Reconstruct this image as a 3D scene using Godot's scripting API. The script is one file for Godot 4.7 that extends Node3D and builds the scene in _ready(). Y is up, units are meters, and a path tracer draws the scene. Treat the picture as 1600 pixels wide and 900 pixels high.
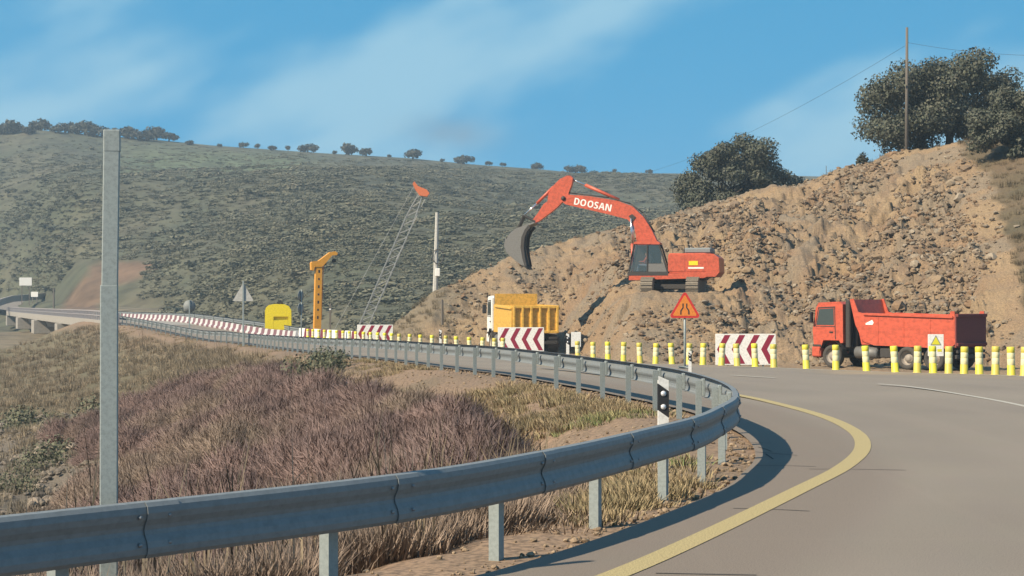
extends Node3D

const F := 2800.0          # focal length in pixels of a 1600 px wide frame
const EYE := 1.8
const PITCH := 0.007857

var M := {}
var taken := {}
var rng := RandomNumberGenerator.new()
var n_lo := FastNoiseLite.new()
var n_mid := FastNoiseLite.new()
var n_cell := FastNoiseLite.new()
var n_cell2 := FastNoiseLite.new()
var rail: Array = []       # rail foot line, Vector3(x, y, z) every half metre
var verge: Array = []      # coarser copy for distance queries
var outer: Array = []      # outer road edge

# ---------------------------------------------------------------- helpers
func numbered(called: String) -> String:
	if not taken.has(called):
		taken[called] = 0
		return called
	taken[called] += 1
	return "%s_%03d" % [called, taken[called]]

func tag(o: Node, label: String, category: String, group := "", kind := "") -> Node:
	if label != "": o.set_meta("label", label)
	if category != "": o.set_meta("category", category)
	if group != "": o.set_meta("group", group)
	if kind != "": o.set_meta("kind", kind)
	return o

func thing(called: String, label: String, category: String, where := Vector3.ZERO, turn := 0.0, group := "") -> Node3D:
	var o := Node3D.new()
	o.name = numbered(called)
	add_child(o)
	o.position = where
	o.rotation.y = turn
	tag(o, label, category, group)
	return o

func copy(src: Node3D, where: Vector3, turn: float, label := "", group := "") -> Node3D:
	var base: String = String(src.name)
	var o: Node3D = src.duplicate()
	o.name = numbered(base)
	add_child(o)
	o.position = where
	o.rotation.y = turn
	if label != "": o.set_meta("label", label)
	if group != "": o.set_meta("group", group)
	return o

func new_st(smooth := false) -> SurfaceTool:
	var st := SurfaceTool.new()
	st.begin(Mesh.PRIMITIVE_TRIANGLES)
	st.set_smooth_group(0 if smooth else -1)
	return st

func commit(st: SurfaceTool, called: String, m: Material, parent: Node) -> MeshInstance3D:
	st.generate_normals()
	return put_mesh(st.commit(), called, m, parent)

func put_mesh(mesh: Mesh, called: String, m: Material, parent: Node) -> MeshInstance3D:
	var o := MeshInstance3D.new()
	o.mesh = mesh
	o.material_override = m
	o.name = numbered(called) if parent == self else called
	parent.add_child(o, true)
	return o

func tri(st: SurfaceTool, a: Vector3, b: Vector3, c: Vector3) -> void:
	st.add_vertex(a); st.add_vertex(b); st.add_vertex(c)

func quad(st: SurfaceTool, a: Vector3, b: Vector3, c: Vector3, d: Vector3) -> void:
	tri(st, a, b, c); tri(st, a, c, d)

func box(st: SurfaceTool, c: Vector3, s: Vector3, b := Basis(), bev := 0.0) -> void:
	var h := s * 0.5
	var e: float = min(bev, min(h.x, min(h.y, h.z)) * 0.9)
	if e <= 0.0:
		var p := []
		for i in 8:
			p.append(c + b * Vector3(h.x if i & 1 else -h.x, h.y if i & 2 else -h.y, h.z if i & 4 else -h.z))
		for f in [[0,1,3,2],[5,4,6,7],[4,0,2,6],[1,5,7,3],[2,3,7,6],[4,5,1,0]]:
			quad(st, p[f[0]], p[f[2]] if false else p[f[1]], p[f[2]], p[f[3]])
		return
	var ax := [Vector3(1,0,0), Vector3(0,1,0), Vector3(0,0,1)]
	for k in 3:
		var u: Vector3 = ax[(k + 1) % 3]
		var v: Vector3 = ax[(k + 2) % 3]
		var w: Vector3 = ax[k]
		var hu := h[(k + 1) % 3]
		var hv := h[(k + 2) % 3]
		var hw := h[k]
		for s1 in [-1.0, 1.0]:
			var o: Vector3 = w * hw * s1
			var q := [o - u * (hu - e) - v * (hv - e), o + u * (hu - e) - v * (hv - e), o + u * (hu - e) + v * (hv - e), o - u * (hu - e) + v * (hv - e)]
			if s1 > 0: q.reverse()
			quad(st, c + b * q[0], c + b * q[1], c + b * q[2], c + b * q[3])
			for s2 in [-1.0, 1.0]:      # the chamfer between face w*s1 and face u*s2
				var a1: Vector3 = w * hw * s1 + u * (hu - e) * s2
				var a2: Vector3 = w * (hw - e) * s1 + u * hu * s2
				var g := [a1 - v * (hv - e), a1 + v * (hv - e), a2 + v * (hv - e), a2 - v * (hv - e)]
				if s1 * s2 > 0: g.reverse()
				quad(st, c + b * g[0], c + b * g[1], c + b * g[2], c + b * g[3])
	for i in 8:
		var sx := 1.0 if i & 1 else -1.0
		var sy := 1.0 if i & 2 else -1.0
		var sz := 1.0 if i & 4 else -1.0
		var t := [Vector3(h.x * sx, (h.y - e) * sy, (h.z - e) * sz), Vector3((h.x - e) * sx, h.y * sy, (h.z - e) * sz), Vector3((h.x - e) * sx, (h.y - e) * sy, h.z * sz)]
		if sx * sy * sz > 0: t.reverse()
		tri(st, c + b * t[0], c + b * t[1], c + b * t[2])

func prism(st: SurfaceTool, pts: PackedVector2Array, z0: float, z1: float, tr := Transform3D()) -> void:
	var idx := Geometry2D.triangulate_polygon(pts)
	for i in range(0, idx.size(), 3):
		var a := pts[idx[i]]
		var b := pts[idx[i + 1]]
		var c := pts[idx[i + 2]]
		tri(st, tr * Vector3(a.x, a.y, z1), tr * Vector3(b.x, b.y, z1), tr * Vector3(c.x, c.y, z1))
		tri(st, tr * Vector3(a.x, a.y, z0), tr * Vector3(c.x, c.y, z0), tr * Vector3(b.x, b.y, z0))
	for i in pts.size():
		var a := pts[i]
		var b := pts[(i + 1) % pts.size()]
		quad(st, tr * Vector3(a.x, a.y, z0), tr * Vector3(b.x, b.y, z0), tr * Vector3(b.x, b.y, z1), tr * Vector3(a.x, a.y, z1))

func tube(st: SurfaceTool, a: Vector3, b: Vector3, r0: float, r1: float, seg := 10, caps := true) -> void:
	var w := (b - a).normalized()
	var u := w.cross(Vector3(0.31, 0.2, 0.93)).normalized()
	if abs(w.z) > 0.9: u = w.cross(Vector3(1, 0, 0)).normalized()
	var v := w.cross(u)
	for i in seg:
		var t0 := TAU * i / seg
		var t1 := TAU * (i + 1) / seg
		var d0 := u * cos(t0) + v * sin(t0)
		var d1 := u * cos(t1) + v * sin(t1)
		quad(st, a + d0 * r0, a + d1 * r0, b + d1 * r1, b + d0 * r1)
		if caps:
			tri(st, a, a + d1 * r0, a + d0 * r0)
			tri(st, b, b + d0 * r1, b + d1 * r1)

func lathe(st: SurfaceTool, prof: Array, seg: int, o := Vector3.ZERO, b := Basis()) -> void:
	for k in prof.size() - 1:
		var p: Vector2 = prof[k]
		var q: Vector2 = prof[k + 1]
		for i in seg:
			var t0 := TAU * i / seg
			var t1 := TAU * (i + 1) / seg
			var a := o + b * Vector3(p.x * cos(t0), p.y, p.x * sin(t0))
			var c := o + b * Vector3(p.x * cos(t1), p.y, p.x * sin(t1))
			var e := o + b * Vector3(q.x * cos(t1), q.y, q.x * sin(t1))
			var f := o + b * Vector3(q.x * cos(t0), q.y, q.x * sin(t0))
			if p.x > 0.0001: tri(st, a, c, e)
			if q.x > 0.0001: tri(st, a, e, f)

func tab(x: float, xs: Array, ys: Array) -> float:
	if x <= xs[0]: return ys[0]
	for i in xs.size() - 1:
		if x < xs[i + 1]:
			return lerpf(ys[i], ys[i + 1], (x - xs[i]) / (xs[i + 1] - xs[i]))
	return ys[-1]

func at(px: float, py: float, d: float) -> Vector3:
	var y := (450.0 - py) / F
	var ry := y * cos(PITCH) + sin(PITCH)
	var rz := cos(PITCH) - y * sin(PITCH)
	return Vector3((px - 800.0) / F * d / rz, EYE + ry * d / rz, -d)

func catmull(p: Array, step: float) -> Array:
	var out := []
	for i in p.size() - 1:
		var a: Vector3 = p[max(i - 1, 0)]
		var b: Vector3 = p[i]
		var c: Vector3 = p[i + 1]
		var d: Vector3 = p[min(i + 2, p.size() - 1)]
		var n: int = max(4, int(b.distance_to(c) / 0.2))
		for k in n:
			out.append(b.cubic_interpolate(c, b - (c - b) if i == 0 else a, c + (c - b) if i == p.size() - 2 else d, float(k) / n))
	out.append(p[-1])
	return resample(out, step)

func resample(out: Array, step: float) -> Array:
	var res := [out[0]]
	var acc := 0.0
	for i in range(1, out.size()):
		var a: Vector3 = out[i - 1]
		var b: Vector3 = out[i]
		var l := a.distance_to(b)
		var t := step - acc
		while t <= l:
			res.append(a.lerp(b, t / l))
			t += step
		acc = l - (t - step)
	return res

func grain(size: int, freq: float, lo: float, hi: float, seed_: int, gain := 0.5, tint := Color(1, 1, 1)) -> ImageTexture:
	var n := FastNoiseLite.new()
	n.seed = seed_
	n.noise_type = FastNoiseLite.TYPE_SIMPLEX_SMOOTH
	n.frequency = freq
	n.fractal_octaves = 5
	n.fractal_gain = gain
	var im := n.get_seamless_image(size, size)
	im.convert(Image.FORMAT_RGB8)
	for y in size:
		for x in size:
			var v := lerpf(lo, hi, im.get_pixel(x, y).r)
			im.set_pixel(x, y, Color(v, lerpf(v, v * tint.g, 1.0 - v), lerpf(v, v * tint.b, 1.0 - v)))
	im.generate_mipmaps()
	return ImageTexture.create_from_image(im)

func bumps(size: int, freq: float, seed_: int, strength: float) -> ImageTexture:
	var n := FastNoiseLite.new()
	n.seed = seed_
	n.frequency = freq
	n.fractal_octaves = 4
	var im := n.get_seamless_image(size, size)
	im.bump_map_to_normal_map(strength)
	im.generate_mipmaps()
	return ImageTexture.create_from_image(im)

func mat(c: Color, rough := 0.7, metal := 0.0, tex: Texture2D = null, scale_ := 1.0, vcol := false) -> StandardMaterial3D:
	var m := StandardMaterial3D.new()
	m.albedo_color = c.linear_to_srgb()
	m.roughness = rough
	m.metallic = metal
	m.vertex_color_use_as_albedo = vcol
	m.cull_mode = BaseMaterial3D.CULL_DISABLED
	if tex:
		m.albedo_texture = tex
		m.uv1_triplanar = true
		m.uv1_world_triplanar = true
		m.uv1_scale = Vector3.ONE * scale_
	return m

func lin(r: float, g: float, b: float) -> Color:
	return Color(r / 255.0, g / 255.0, b / 255.0).srgb_to_linear()

# ---------------------------------------------------------------- ground shape
func rail_side(x: float, z: float) -> Vector3:
	# x: distance to the rail line, positive on the embankment side; y: road height there; z: index
	var best := 1e9
	var bi := 0
	for i in verge.size():
		var p: Vector3 = verge[i]
		var q := (p.x - x) * (p.x - x) + (p.z - z) * (p.z - z)
		if q < best:
			best = q
			bi = i
	var i0: int = clampi(bi, 1, verge.size() - 2)
	var a: Vector3 = verge[i0 - 1]
	var b: Vector3 = verge[i0 + 1]
	var t := Vector2(b.x - a.x, b.z - a.z).normalized()
	var r := Vector2(x - verge[i0].x, z - verge[i0].z)
	var s := r.x * t.y - r.y * t.x          # positive to the left of travel
	return Vector3(sqrt(best) * signf(s), verge[i0].y, bi)

func embank_y(side: Vector3, x: float, z: float) -> float:
	var d := maxf(side.x - 0.5, 0.0)
	var far := smoothstep(80.0, 140.0, -z)
	var fall := (4.3 - 0.4 * far) * (1.0 - exp(-pow(d / lerpf(7.5, 6.5, far), 1.5)))
	var und := n_lo.get_noise_2d(x * 2.0, z * 2.0) * 0.75 * clampf(d / 5.0, 0.0, 1.0) + n_mid.get_noise_2d(x * 3.0, z * 3.0) * 0.09 * clampf(d * 0.8, 0.15, 1.0)
	return side.y - 0.05 - fall + und

const TOE_P := [300.0, 560.0, 620.0, 680.0, 740.0, 880.0, 960.0, 1040.0, 1150.0, 1400.0, 1600.0, 2000.0]
const TOE_D := [124.0, 118.0, 115.0, 112.0, 113.0, 110.0, 92.0, 87.0, 90.0, 88.0, 82.0, 70.0]
const CR_P := [560.0, 620.0, 680.0, 740.0, 800.0, 870.0, 940.0, 1000.0, 1080.0, 1160.0, 1250.0, 1330.0, 1400.0, 1430.0, 1500.0, 1600.0, 2000.0]
const CR_D := [122.0, 122.0, 123.0, 126.0, 128.0, 132.0, 134.0, 136.0, 141.0, 142.0, 140.0, 136.0, 132.0, 130.0, 126.0, 122.0, 110.0]
const CR_Y := [545.0, 503.0, 458.0, 426.0, 402.0, 380.0, 362.0, 354.0, 326.0, 303.0, 289.0, 260.0, 243.0, 236.0, 222.0, 208.0, 190.0]
const EDGE_P := [400.0, 500.0, 560.0, 624.0, 694.0, 772.0, 902.0, 1000.0, 1127.0, 1209.0, 1399.0, 1580.0, 2000.0]
const EDGE_D := [134.0, 116.0, 104.0, 93.3, 84.8, 77.8, 70.0, 63.6, 58.3, 54.9, 49.1, 45.2, 36.0]
const EDGE_Z := [-0.77, -0.72, -0.65, -0.58, -0.52, -0.48, -0.45, -0.37, -0.27, -0.2, -0.13, -0.04, 0.0]

func bump(x: float, a: float, b: float, e: float) -> float:
	return smoothstep(a - e, a + e, x) * (1.0 - smoothstep(b - e, b + e, x))

func cut_base(px: float, d: float) -> float:
	var ed := tab(px, EDGE_P, EDGE_D)
	var ez := tab(px, EDGE_P, EDGE_Z)
	var toe := tab(px, TOE_P, TOE_D)
	var cr := tab(px, CR_P, CR_D)
	var zc := EYE + (472.0 - tab(px, CR_P, CR_Y)) * cr / F
	var fl := lerpf(ez - 0.05, -1.2, smoothstep(ed + 0.4, ed + 16.0, d))
	if d <= toe: return fl
	var zr: float
	if d <= cr:
		var t := (d - toe) / (cr - toe)
		zr = lerpf(fl, zc, pow(t, 0.92))
		var w := smoothstep(930.0, 1000.0, px) * (1.0 - smoothstep(1160.0, 1320.0, px))
		if w > 0.0:
			var zb: float
			if d < 98.6: zb = lerpf(-1.2, 2.17, clampf((d - 88.0) / 10.6, 0.0, 1.0))
			elif d < 105.6: zb = 2.17
			else: zb = lerpf(2.17, zc, pow(clampf((d - 105.6) / (cr - 105.6), 0.0, 1.0), 0.8))
			zr = lerpf(zr, zb, w)
		zr += 1.5 * smoothstep(1116.0, 1185.0, px) * (1.0 - smoothstep(1230.0, 1340.0, px)) * bump(d, 105.5, 119.0, 3.0)
	else:
		var o := d - cr
		zr = zc + o * lerpf(-0.25, 0.02, smoothstep(1000.0, 1400.0, px)) - o * o * 0.0016
	return zr

func natural(px: float, d: float) -> float:      # 1 on the untouched hillside right of the cut and above its crest
	var t := clampf((d - 82.0) / 46.0, 0.0, 1.0)
	var pb := 1608.0 - 60.0 * t - 55.0 * t * t + n_lo.get_noise_2d(d * 6.0, 3.0) * 18.0
	var cr := tab(px, CR_P, CR_D)
	return maxf(smoothstep(pb - 6.0, pb + 10.0, px), smoothstep(cr - 1.0, cr + 2.0, d) * smoothstep(800.0, 1000.0, px))

func cut_rock(px: float, d: float) -> float:     # how blocky the ground is
	var toe := tab(px, TOE_P, TOE_D)
	var r := smoothstep(toe - 3.0, toe + 3.0, d)
	r *= 1.0 - natural(px, d)
	var t := clampf((d - 82.0) / 46.0, 0.0, 1.0)
	var pb := 1608.0 - 60.0 * t - 55.0 * t * t
	r *= 1.0 - 0.85 * bump(px, pb - 52.0, pb + 40.0, 10.0)
	r *= 1.0 - 0.75 * bump(px, 900.0, 1130.0, 40.0) * bump(d, 84.0, 110.0, 3.0)
	var cr := tab(px, CR_P, CR_D)
	r *= 1.0 - 0.6 * smoothstep(cr - 8.0, cr - 1.0, d)
	r *= lerpf(0.55, 1.0, smoothstep(800.0, 1050.0, px))
	return r

func cut_y(px: float, d: float) -> float:
	var x := (px - 800.0) / F * d
	var r := cut_rock(px, d)
	var z := cut_base(px, d)
	var warp := n_mid.get_noise_2d(x * 1.3, d * 1.3) * 1.2
	var c1 := n_cell.get_noise_3d(x + warp, z * 1.4, d)
	var c2 := n_cell2.get_noise_3d(x * 1.0, z * 1.6, d + warp)
	var gr := 0.0
	if px > 900.0 and px < 1000.0 and d > 90.0 and d < 99.5:      # gouge left by the digging below the bench
		var dl := 91.6 + 6.6 * pow(clampf((px - 912.0) / 74.0, 0.0, 1.0), 0.6)
		gr = exp(-pow((d - dl) / 0.42, 2.0)) * bump(px, 914.0, 986.0, 4.0) * 0.75
	var out := z - gr + r * (c1 * 0.3 + c2 * 0.2 + n_mid.get_noise_2d(x * 2.0, d * 2.0) * 0.35 + n_lo.get_noise_2d(x * 3.0, d * 3.0) * 0.9 + n_lo.get_noise_2d((x - d * 0.35) * 4.5, d * 0.9) * 0.7)
	return out + n_mid.get_noise_2d(x * 4.0, d * 4.0) * 0.1 * (0.4 + 0.6 * smoothstep(60.0, 90.0, d))

func ridge_y(px: float) -> float:
	return tab(px, [-600.0, 0.0, 60.0, 160.0, 250.0, 330.0, 500.0, 640.0, 740.0, 840.0, 900.0, 1070.0, 1300.0, 2200.0], [215.0, 207.0, 203.0, 212.0, 219.0, 227.0, 239.0, 247.0, 257.0, 264.0, 270.0, 271.0, 276.0, 290.0])

func hill_y(px: float, d: float) -> float:
	var d0 := tab(px, [-400.0, -40.0, 40.0, 130.0, 250.0, 420.0, 560.0], [470.0, 440.0, 395.0, 330.0, 310.0, 250.0, 205.0])
	var z0 := tab(px, [0.0, 60.0, 130.0, 250.0, 420.0, 560.0], [2.4, 2.2, 0.8, 0.6, -1.5, -3.5])
	var top := EYE + (472.0 - ridge_y(px)) * 650.0 / F
	var x := (px - 800.0) / F * d
	if d < d0:
		var low := lerpf(-3.4, -6.5, maxf(smoothstep(200.0, 320.0, px), 1.0 - smoothstep(150.0, 175.0, d)))
		return lerpf(low, z0, smoothstep(d0 - 70.0, d0, d)) + n_lo.get_noise_2d(x * 0.3, d * 0.3) * 0.8
	if d < 650.0:
		var t := (d - d0) / (650.0 - d0)
		return lerpf(z0, top, pow(t, 0.86)) + n_lo.get_noise_2d(x * 0.12, d * 0.12) * 7.0 * sin(t * PI) + n_lo.get_noise_2d(x * 0.5, d * 0.5) * 1.2 * t * (1.0 - t) * 4.0
	return top - (d - 650.0) * 0.05

func sheet(called: String, p0: float, p1: float, np: int, ds: Array, hf: Callable, cf: Callable, keep: Callable, m: Material) -> MeshInstance3D:
	var nd := ds.size()
	var vs := PackedVector3Array()
	var cs := PackedColorArray()
	var ok := PackedByteArray()
	for j in nd:
		for i in np + 1:
			var px := lerpf(p0, p1, float(i) / np)
			var d: float = ds[j]
			var x := (px - 800.0) / F * d
			var h: Vector2 = hf.call(px, d, x)
			vs.append(Vector3(x, h.x, -d))
			ok.append(1 if keep.call(px, d, h.y) else 0)
			cs.append(cf.call(px, d, x, h))
	var idx := PackedInt32Array()
	var w := np + 1
	for j in nd - 1:
		for i in np:
			var a := j * w + i
			if ok[a] + ok[a + 1] + ok[a + w] + ok[a + w + 1] < 4: continue
			idx.append_array([a, a + w, a + 1, a + 1, a + w, a + w + 1])
	var ns := PackedVector3Array()
	ns.resize(vs.size())
	for k in range(0, idx.size(), 3):
		var n := (vs[idx[k + 2]] - vs[idx[k]]).cross(vs[idx[k + 1]] - vs[idx[k]])
		if n.y < 0: n = -n
		ns[idx[k]] += n; ns[idx[k + 1]] += n; ns[idx[k + 2]] += n
	for k in ns.size(): ns[k] = ns[k].normalized() if ns[k].length_squared() > 0 else Vector3.UP
	var arr := []
	arr.resize(Mesh.ARRAY_MAX)
	arr[Mesh.ARRAY_VERTEX] = vs
	arr[Mesh.ARRAY_NORMAL] = ns
	arr[Mesh.ARRAY_COLOR] = cs
	arr[Mesh.ARRAY_INDEX] = idx
	var am := ArrayMesh.new()
	am.add_surface_from_arrays(Mesh.PRIMITIVE_TRIANGLES, arr)
	var o := put_mesh(am, called, m, self)
	o.set_meta("kind", "structure")
	return o

func geo(a: float, b: float, n: int) -> Array:
	var r := []
	for i in n + 1: r.append(a * pow(b / a, float(i) / n))
	return r

func mixc(a: Color, b: Color, t: float) -> Color:
	return a.lerp(b, clampf(t, 0.0, 1.0))

# ---------------------------------------------------------------- leafy meshes
func leaf_mesh(lobes: Array, count: int, size: float, seed_: int, cols: Array, flat := 0.75) -> ArrayMesh:
	# many small leaf faces through the volume of the lobes (Vector3 centre, Vector3 radii)
	var r := RandomNumberGenerator.new()
	r.seed = seed_
	var vs := PackedVector3Array()
	var ns := PackedVector3Array()
	var cs := PackedColorArray()
	var vol := []
	var total := 0.0
	for l in lobes:
		total += l[1].x * l[1].y
		vol.append(total)
	for k in count:
		var pick := r.randf() * total
		var li := 0
		while vol[li] < pick: li += 1
		var c: Vector3 = lobes[li][0]
		var rad: Vector3 = lobes[li][1]
		var dir := Vector3(r.randfn(), r.randfn(), r.randfn()).normalized()
		var p: Vector3 = c + dir * rad * pow(r.randf(), 0.35) * r.randf_range(0.82, 1.1)
		var n := (dir + Vector3(r.randfn(), r.randfn() + 0.3, r.randfn()) * 0.55).normalized()
		var u := n.cross(Vector3(r.randfn(), r.randfn(), r.randfn())).normalized()
		var v := n.cross(u)
		var s := size * r.randf_range(0.6, 1.35)
		var col: Color = cols[r.randi() % cols.size()] * r.randf_range(0.75, 1.25)
		col.a = 1.0
		for q in [[-1, -flat], [0.7, flat], [1, -flat * 0.6], [-1, -flat], [-0.8, flat * 0.7], [0.7, flat]]:
			vs.append(p + u * s * q[0] * 0.5 + v * s * q[1] * 0.5 + n * s * 0.1 * absf(q[0]))
			ns.append(n)
			cs.append(col)
	var arr := []
	arr.resize(Mesh.ARRAY_MAX)
	arr[Mesh.ARRAY_VERTEX] = vs
	arr[Mesh.ARRAY_NORMAL] = ns
	arr[Mesh.ARRAY_COLOR] = cs
	var am := ArrayMesh.new()
	am.add_surface_from_arrays(Mesh.PRIMITIVE_TRIANGLES, arr)
	return am

func blades(count: int, h: float, spread: float, w: float, lean: float, seed_: int, fork := 0) -> ArrayMesh:
	# a tuft of thin bent blades or twigs
	var r := RandomNumberGenerator.new()
	r.seed = seed_
	var vs := PackedVector3Array()
	var ns := PackedVector3Array()
	var cs := PackedColorArray()
	for k in count:
		var a := r.randf() * TAU
		var q := sqrt(r.randf()) * spread
		var p := Vector3(cos(a) * q, -0.06, sin(a) * q)
		var out := Vector3(cos(a) * r.randf_range(0.2, 1.0), 0, sin(a) * r.randf_range(0.2, 1.0)) * lean + Vector3(r.randfn(), 0, r.randfn()) * lean * 0.3
		var hh := h * r.randf_range(0.45, 1.1)
		var side := Vector3(r.randfn(), 0, r.randfn()).normalized() * w * r.randf_range(0.6, 1.3)
		var mid := p + Vector3(0, hh * 0.55, 0) + out * hh * 0.35
		var top := p + Vector3(0, hh, 0) + out * hh
		var c := Color(1, 1, 1) * r.randf_range(0.6, 1.25)
		c.a = 1.0
		var gn := (mid + side * 0.8 - (p - side)).cross(2.0 * side)      # towards the clockwise face
		if gn.y < 0.0:
			side = -side
			gn = -gn
		var n := (gn.normalized() + Vector3(0, 0.75, 0) + Vector3(r.randfn(), r.randfn(), r.randfn()) * 0.12).normalized()
		var pts := [p - side, p + side, mid + side * 0.8, p - side, mid + side * 0.8, mid - side * 0.8, mid - side * 0.8, mid + side * 0.8, top]
		for f in fork:
			var e := mid.lerp(top, r.randf() * 0.9)
			var tip := e + (Vector3(r.randfn(), absf(r.randfn()) + 0.5, r.randfn())).normalized() * hh * 0.35
			pts.append_array([e - side * 0.7, e + side * 0.7, tip] if (tip - e).cross(side).dot(n) > 0.0 else [e + side * 0.7, e - side * 0.7, tip])
		for v in pts:
			vs.append(v); ns.append(n); cs.append(c)
	var arr := []
	arr.resize(Mesh.ARRAY_MAX)
	arr[Mesh.ARRAY_VERTEX] = vs
	arr[Mesh.ARRAY_NORMAL] = ns
	arr[Mesh.ARRAY_COLOR] = cs
	var am := ArrayMesh.new()
	am.add_surface_from_arrays(Mesh.PRIMITIVE_TRIANGLES, arr)
	return am

func dome(count: int, seed_: int) -> ArrayMesh:
	# a rounded heather bush: fine twigs fanning out to a domed outline
	var r := RandomNumberGenerator.new()
	r.seed = seed_
	var vs := PackedVector3Array()
	var ns := PackedVector3Array()
	var cs := PackedColorArray()
	for k in count:
		var a := r.randf() * TAU
		var q := sqrt(r.randf())
		var dir := Vector3(cos(a) * q, sqrt(maxf(1.05 - q * q, 0.03)), sin(a) * q)
		var rad := r.randf_range(0.72, 1.06)
		var tip := dir * Vector3(0.5, 0.46, 0.5) * rad
		var root := tip * 0.25 + Vector3(0, -0.05, 0)
		var side := dir.cross(Vector3(r.randfn(), r.randfn(), r.randfn())).normalized() * 0.0033 * r.randf_range(0.6, 1.4)
		var c := Color(1, 1, 1) * r.randf_range(0.7, 1.2)
		c.a = 1.0
		var segs := [[root, tip]]
		for f in 4:
			var e := root.lerp(tip, r.randf_range(0.45, 0.95))
			segs.append([e, e + (dir * 0.8 + Vector3(r.randfn(), r.randfn() + 0.3, r.randfn()) * 0.55).normalized() * r.randf_range(0.06, 0.15)])
		for g in segs:
			var n := (dir + Vector3(0, 0.25, 0)).normalized()
			var w := side if (g[1] - g[0]).cross(side).dot(n) > 0.0 else -side
			for v in [g[0] - w, g[0] + w, g[1]]:
				vs.append(v); ns.append(n); cs.append(c)
	var arr := []
	arr.resize(Mesh.ARRAY_MAX)
	arr[Mesh.ARRAY_VERTEX] = vs
	arr[Mesh.ARRAY_NORMAL] = ns
	arr[Mesh.ARRAY_COLOR] = cs
	var am := ArrayMesh.new()
	am.add_surface_from_arrays(Mesh.PRIMITIVE_TRIANGLES, arr)
	return am

func scatter(called: String, mesh: Mesh, m: Material, xf: Array, cols: Array, label: String, category: String, parent: Node = self) -> void:
	var mm := MultiMesh.new()
	mm.transform_format = MultiMesh.TRANSFORM_3D
	mm.use_colors = true
	mm.mesh = mesh
	mm.instance_count = xf.size()
	for i in xf.size():
		mm.set_instance_transform(i, xf[i])
		mm.set_instance_color(i, cols[i])
	var o := MultiMeshInstance3D.new()
	o.multimesh = mm
	o.material_override = m
	o.name = numbered(called)
	parent.add_child(o, true)
	if parent == self: tag(o, label, category, "", "stuff")
	else: o.set_meta("kind", "stuff")

func rock_mesh(seed_: int, cuts := 7) -> ArrayMesh:
	# an angular block: a rough ball cut by random planes
	var r := RandomNumberGenerator.new()
	r.seed = seed_
	var pl := []
	for k in cuts: pl.append([Vector3(r.randfn(), r.randfn(), r.randfn()).normalized(), r.randf_range(0.45, 0.85)])
	var st := new_st()
	var rows := 4
	var seg := 7
	var g := []
	for j in rows + 1:
		var row := []
		for i in seg:
			var th := PI * j / rows
			var ph := TAU * (i + 0.5 * (j % 2)) / seg
			var v := Vector3(sin(th) * cos(ph), cos(th), sin(th) * sin(ph))
			for p in pl:
				var d: float = v.dot(p[0])
				if d > p[1]: v -= p[0] * (d - p[1])
			row.append(v * 0.6)
		g.append(row)
	for j in rows:
		for i in seg:
			var i2 := (i + 1) % seg
			if j > 0: tri(st, g[j][i], g[j][i2], g[j + 1][i])
			if j < rows - 1: tri(st, g[j][i2], g[j + 1][i2], g[j + 1][i])
	st.generate_normals()
	return st.commit()

func _ready() -> void:
	setup_view()
	make_materials()
	make_lines()
	build_ground()
	print("ground")
	build_road()
	build_guardrail()
	print("road")
	build_bridge()
	build_rocks()
	build_brush()
	print("brush")
	build_trees()
	print("trees")
	build_excavator()
	build_trucks()
	build_roadside()
	build_background()
	print("done")

func setup_view() -> void:
	var cam := Camera3D.new()
	cam.name = "camera"
	cam.fov = rad_to_deg(2.0 * atan(450.0 / F))
	cam.position = Vector3(0, EYE, 0)
	cam.rotation.x = PITCH
	cam.near = 0.1
	cam.far = 5000.0
	add_child(cam)
	cam.current = true

	var e := Environment.new()
	e.background_mode = Environment.BG_SKY
	var sky := Sky.new()
	sky.sky_material = make_sky()
	e.sky = sky
	e.background_energy_multiplier = 1.0
	e.tonemap_mode = Environment.TONE_MAPPER_LINEAR
	e.tonemap_exposure = 1.62
	e.fog_enabled = true
	e.fog_density = 0.00042
	e.fog_light_color = Color(0.74, 0.84, 0.92)
	e.sdfgi_enabled = true
	e.ssao_enabled = true
	e.ssil_enabled = true
	var we := WorldEnvironment.new()
	we.name = "environment"
	we.environment = e
	add_child(we)

	var sun := DirectionalLight3D.new()
	sun.name = "sun"
	sun.light_energy = 1.6
	sun.light_color = Color(1.0, 0.925, 0.81)
	sun.light_angular_distance = 0.5
	sun.shadow_enabled = true
	add_child(sun)
	sun.look_at_from_position(Vector3.ZERO, Vector3(1.02, -1.0, -0.72), Vector3.UP)

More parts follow.
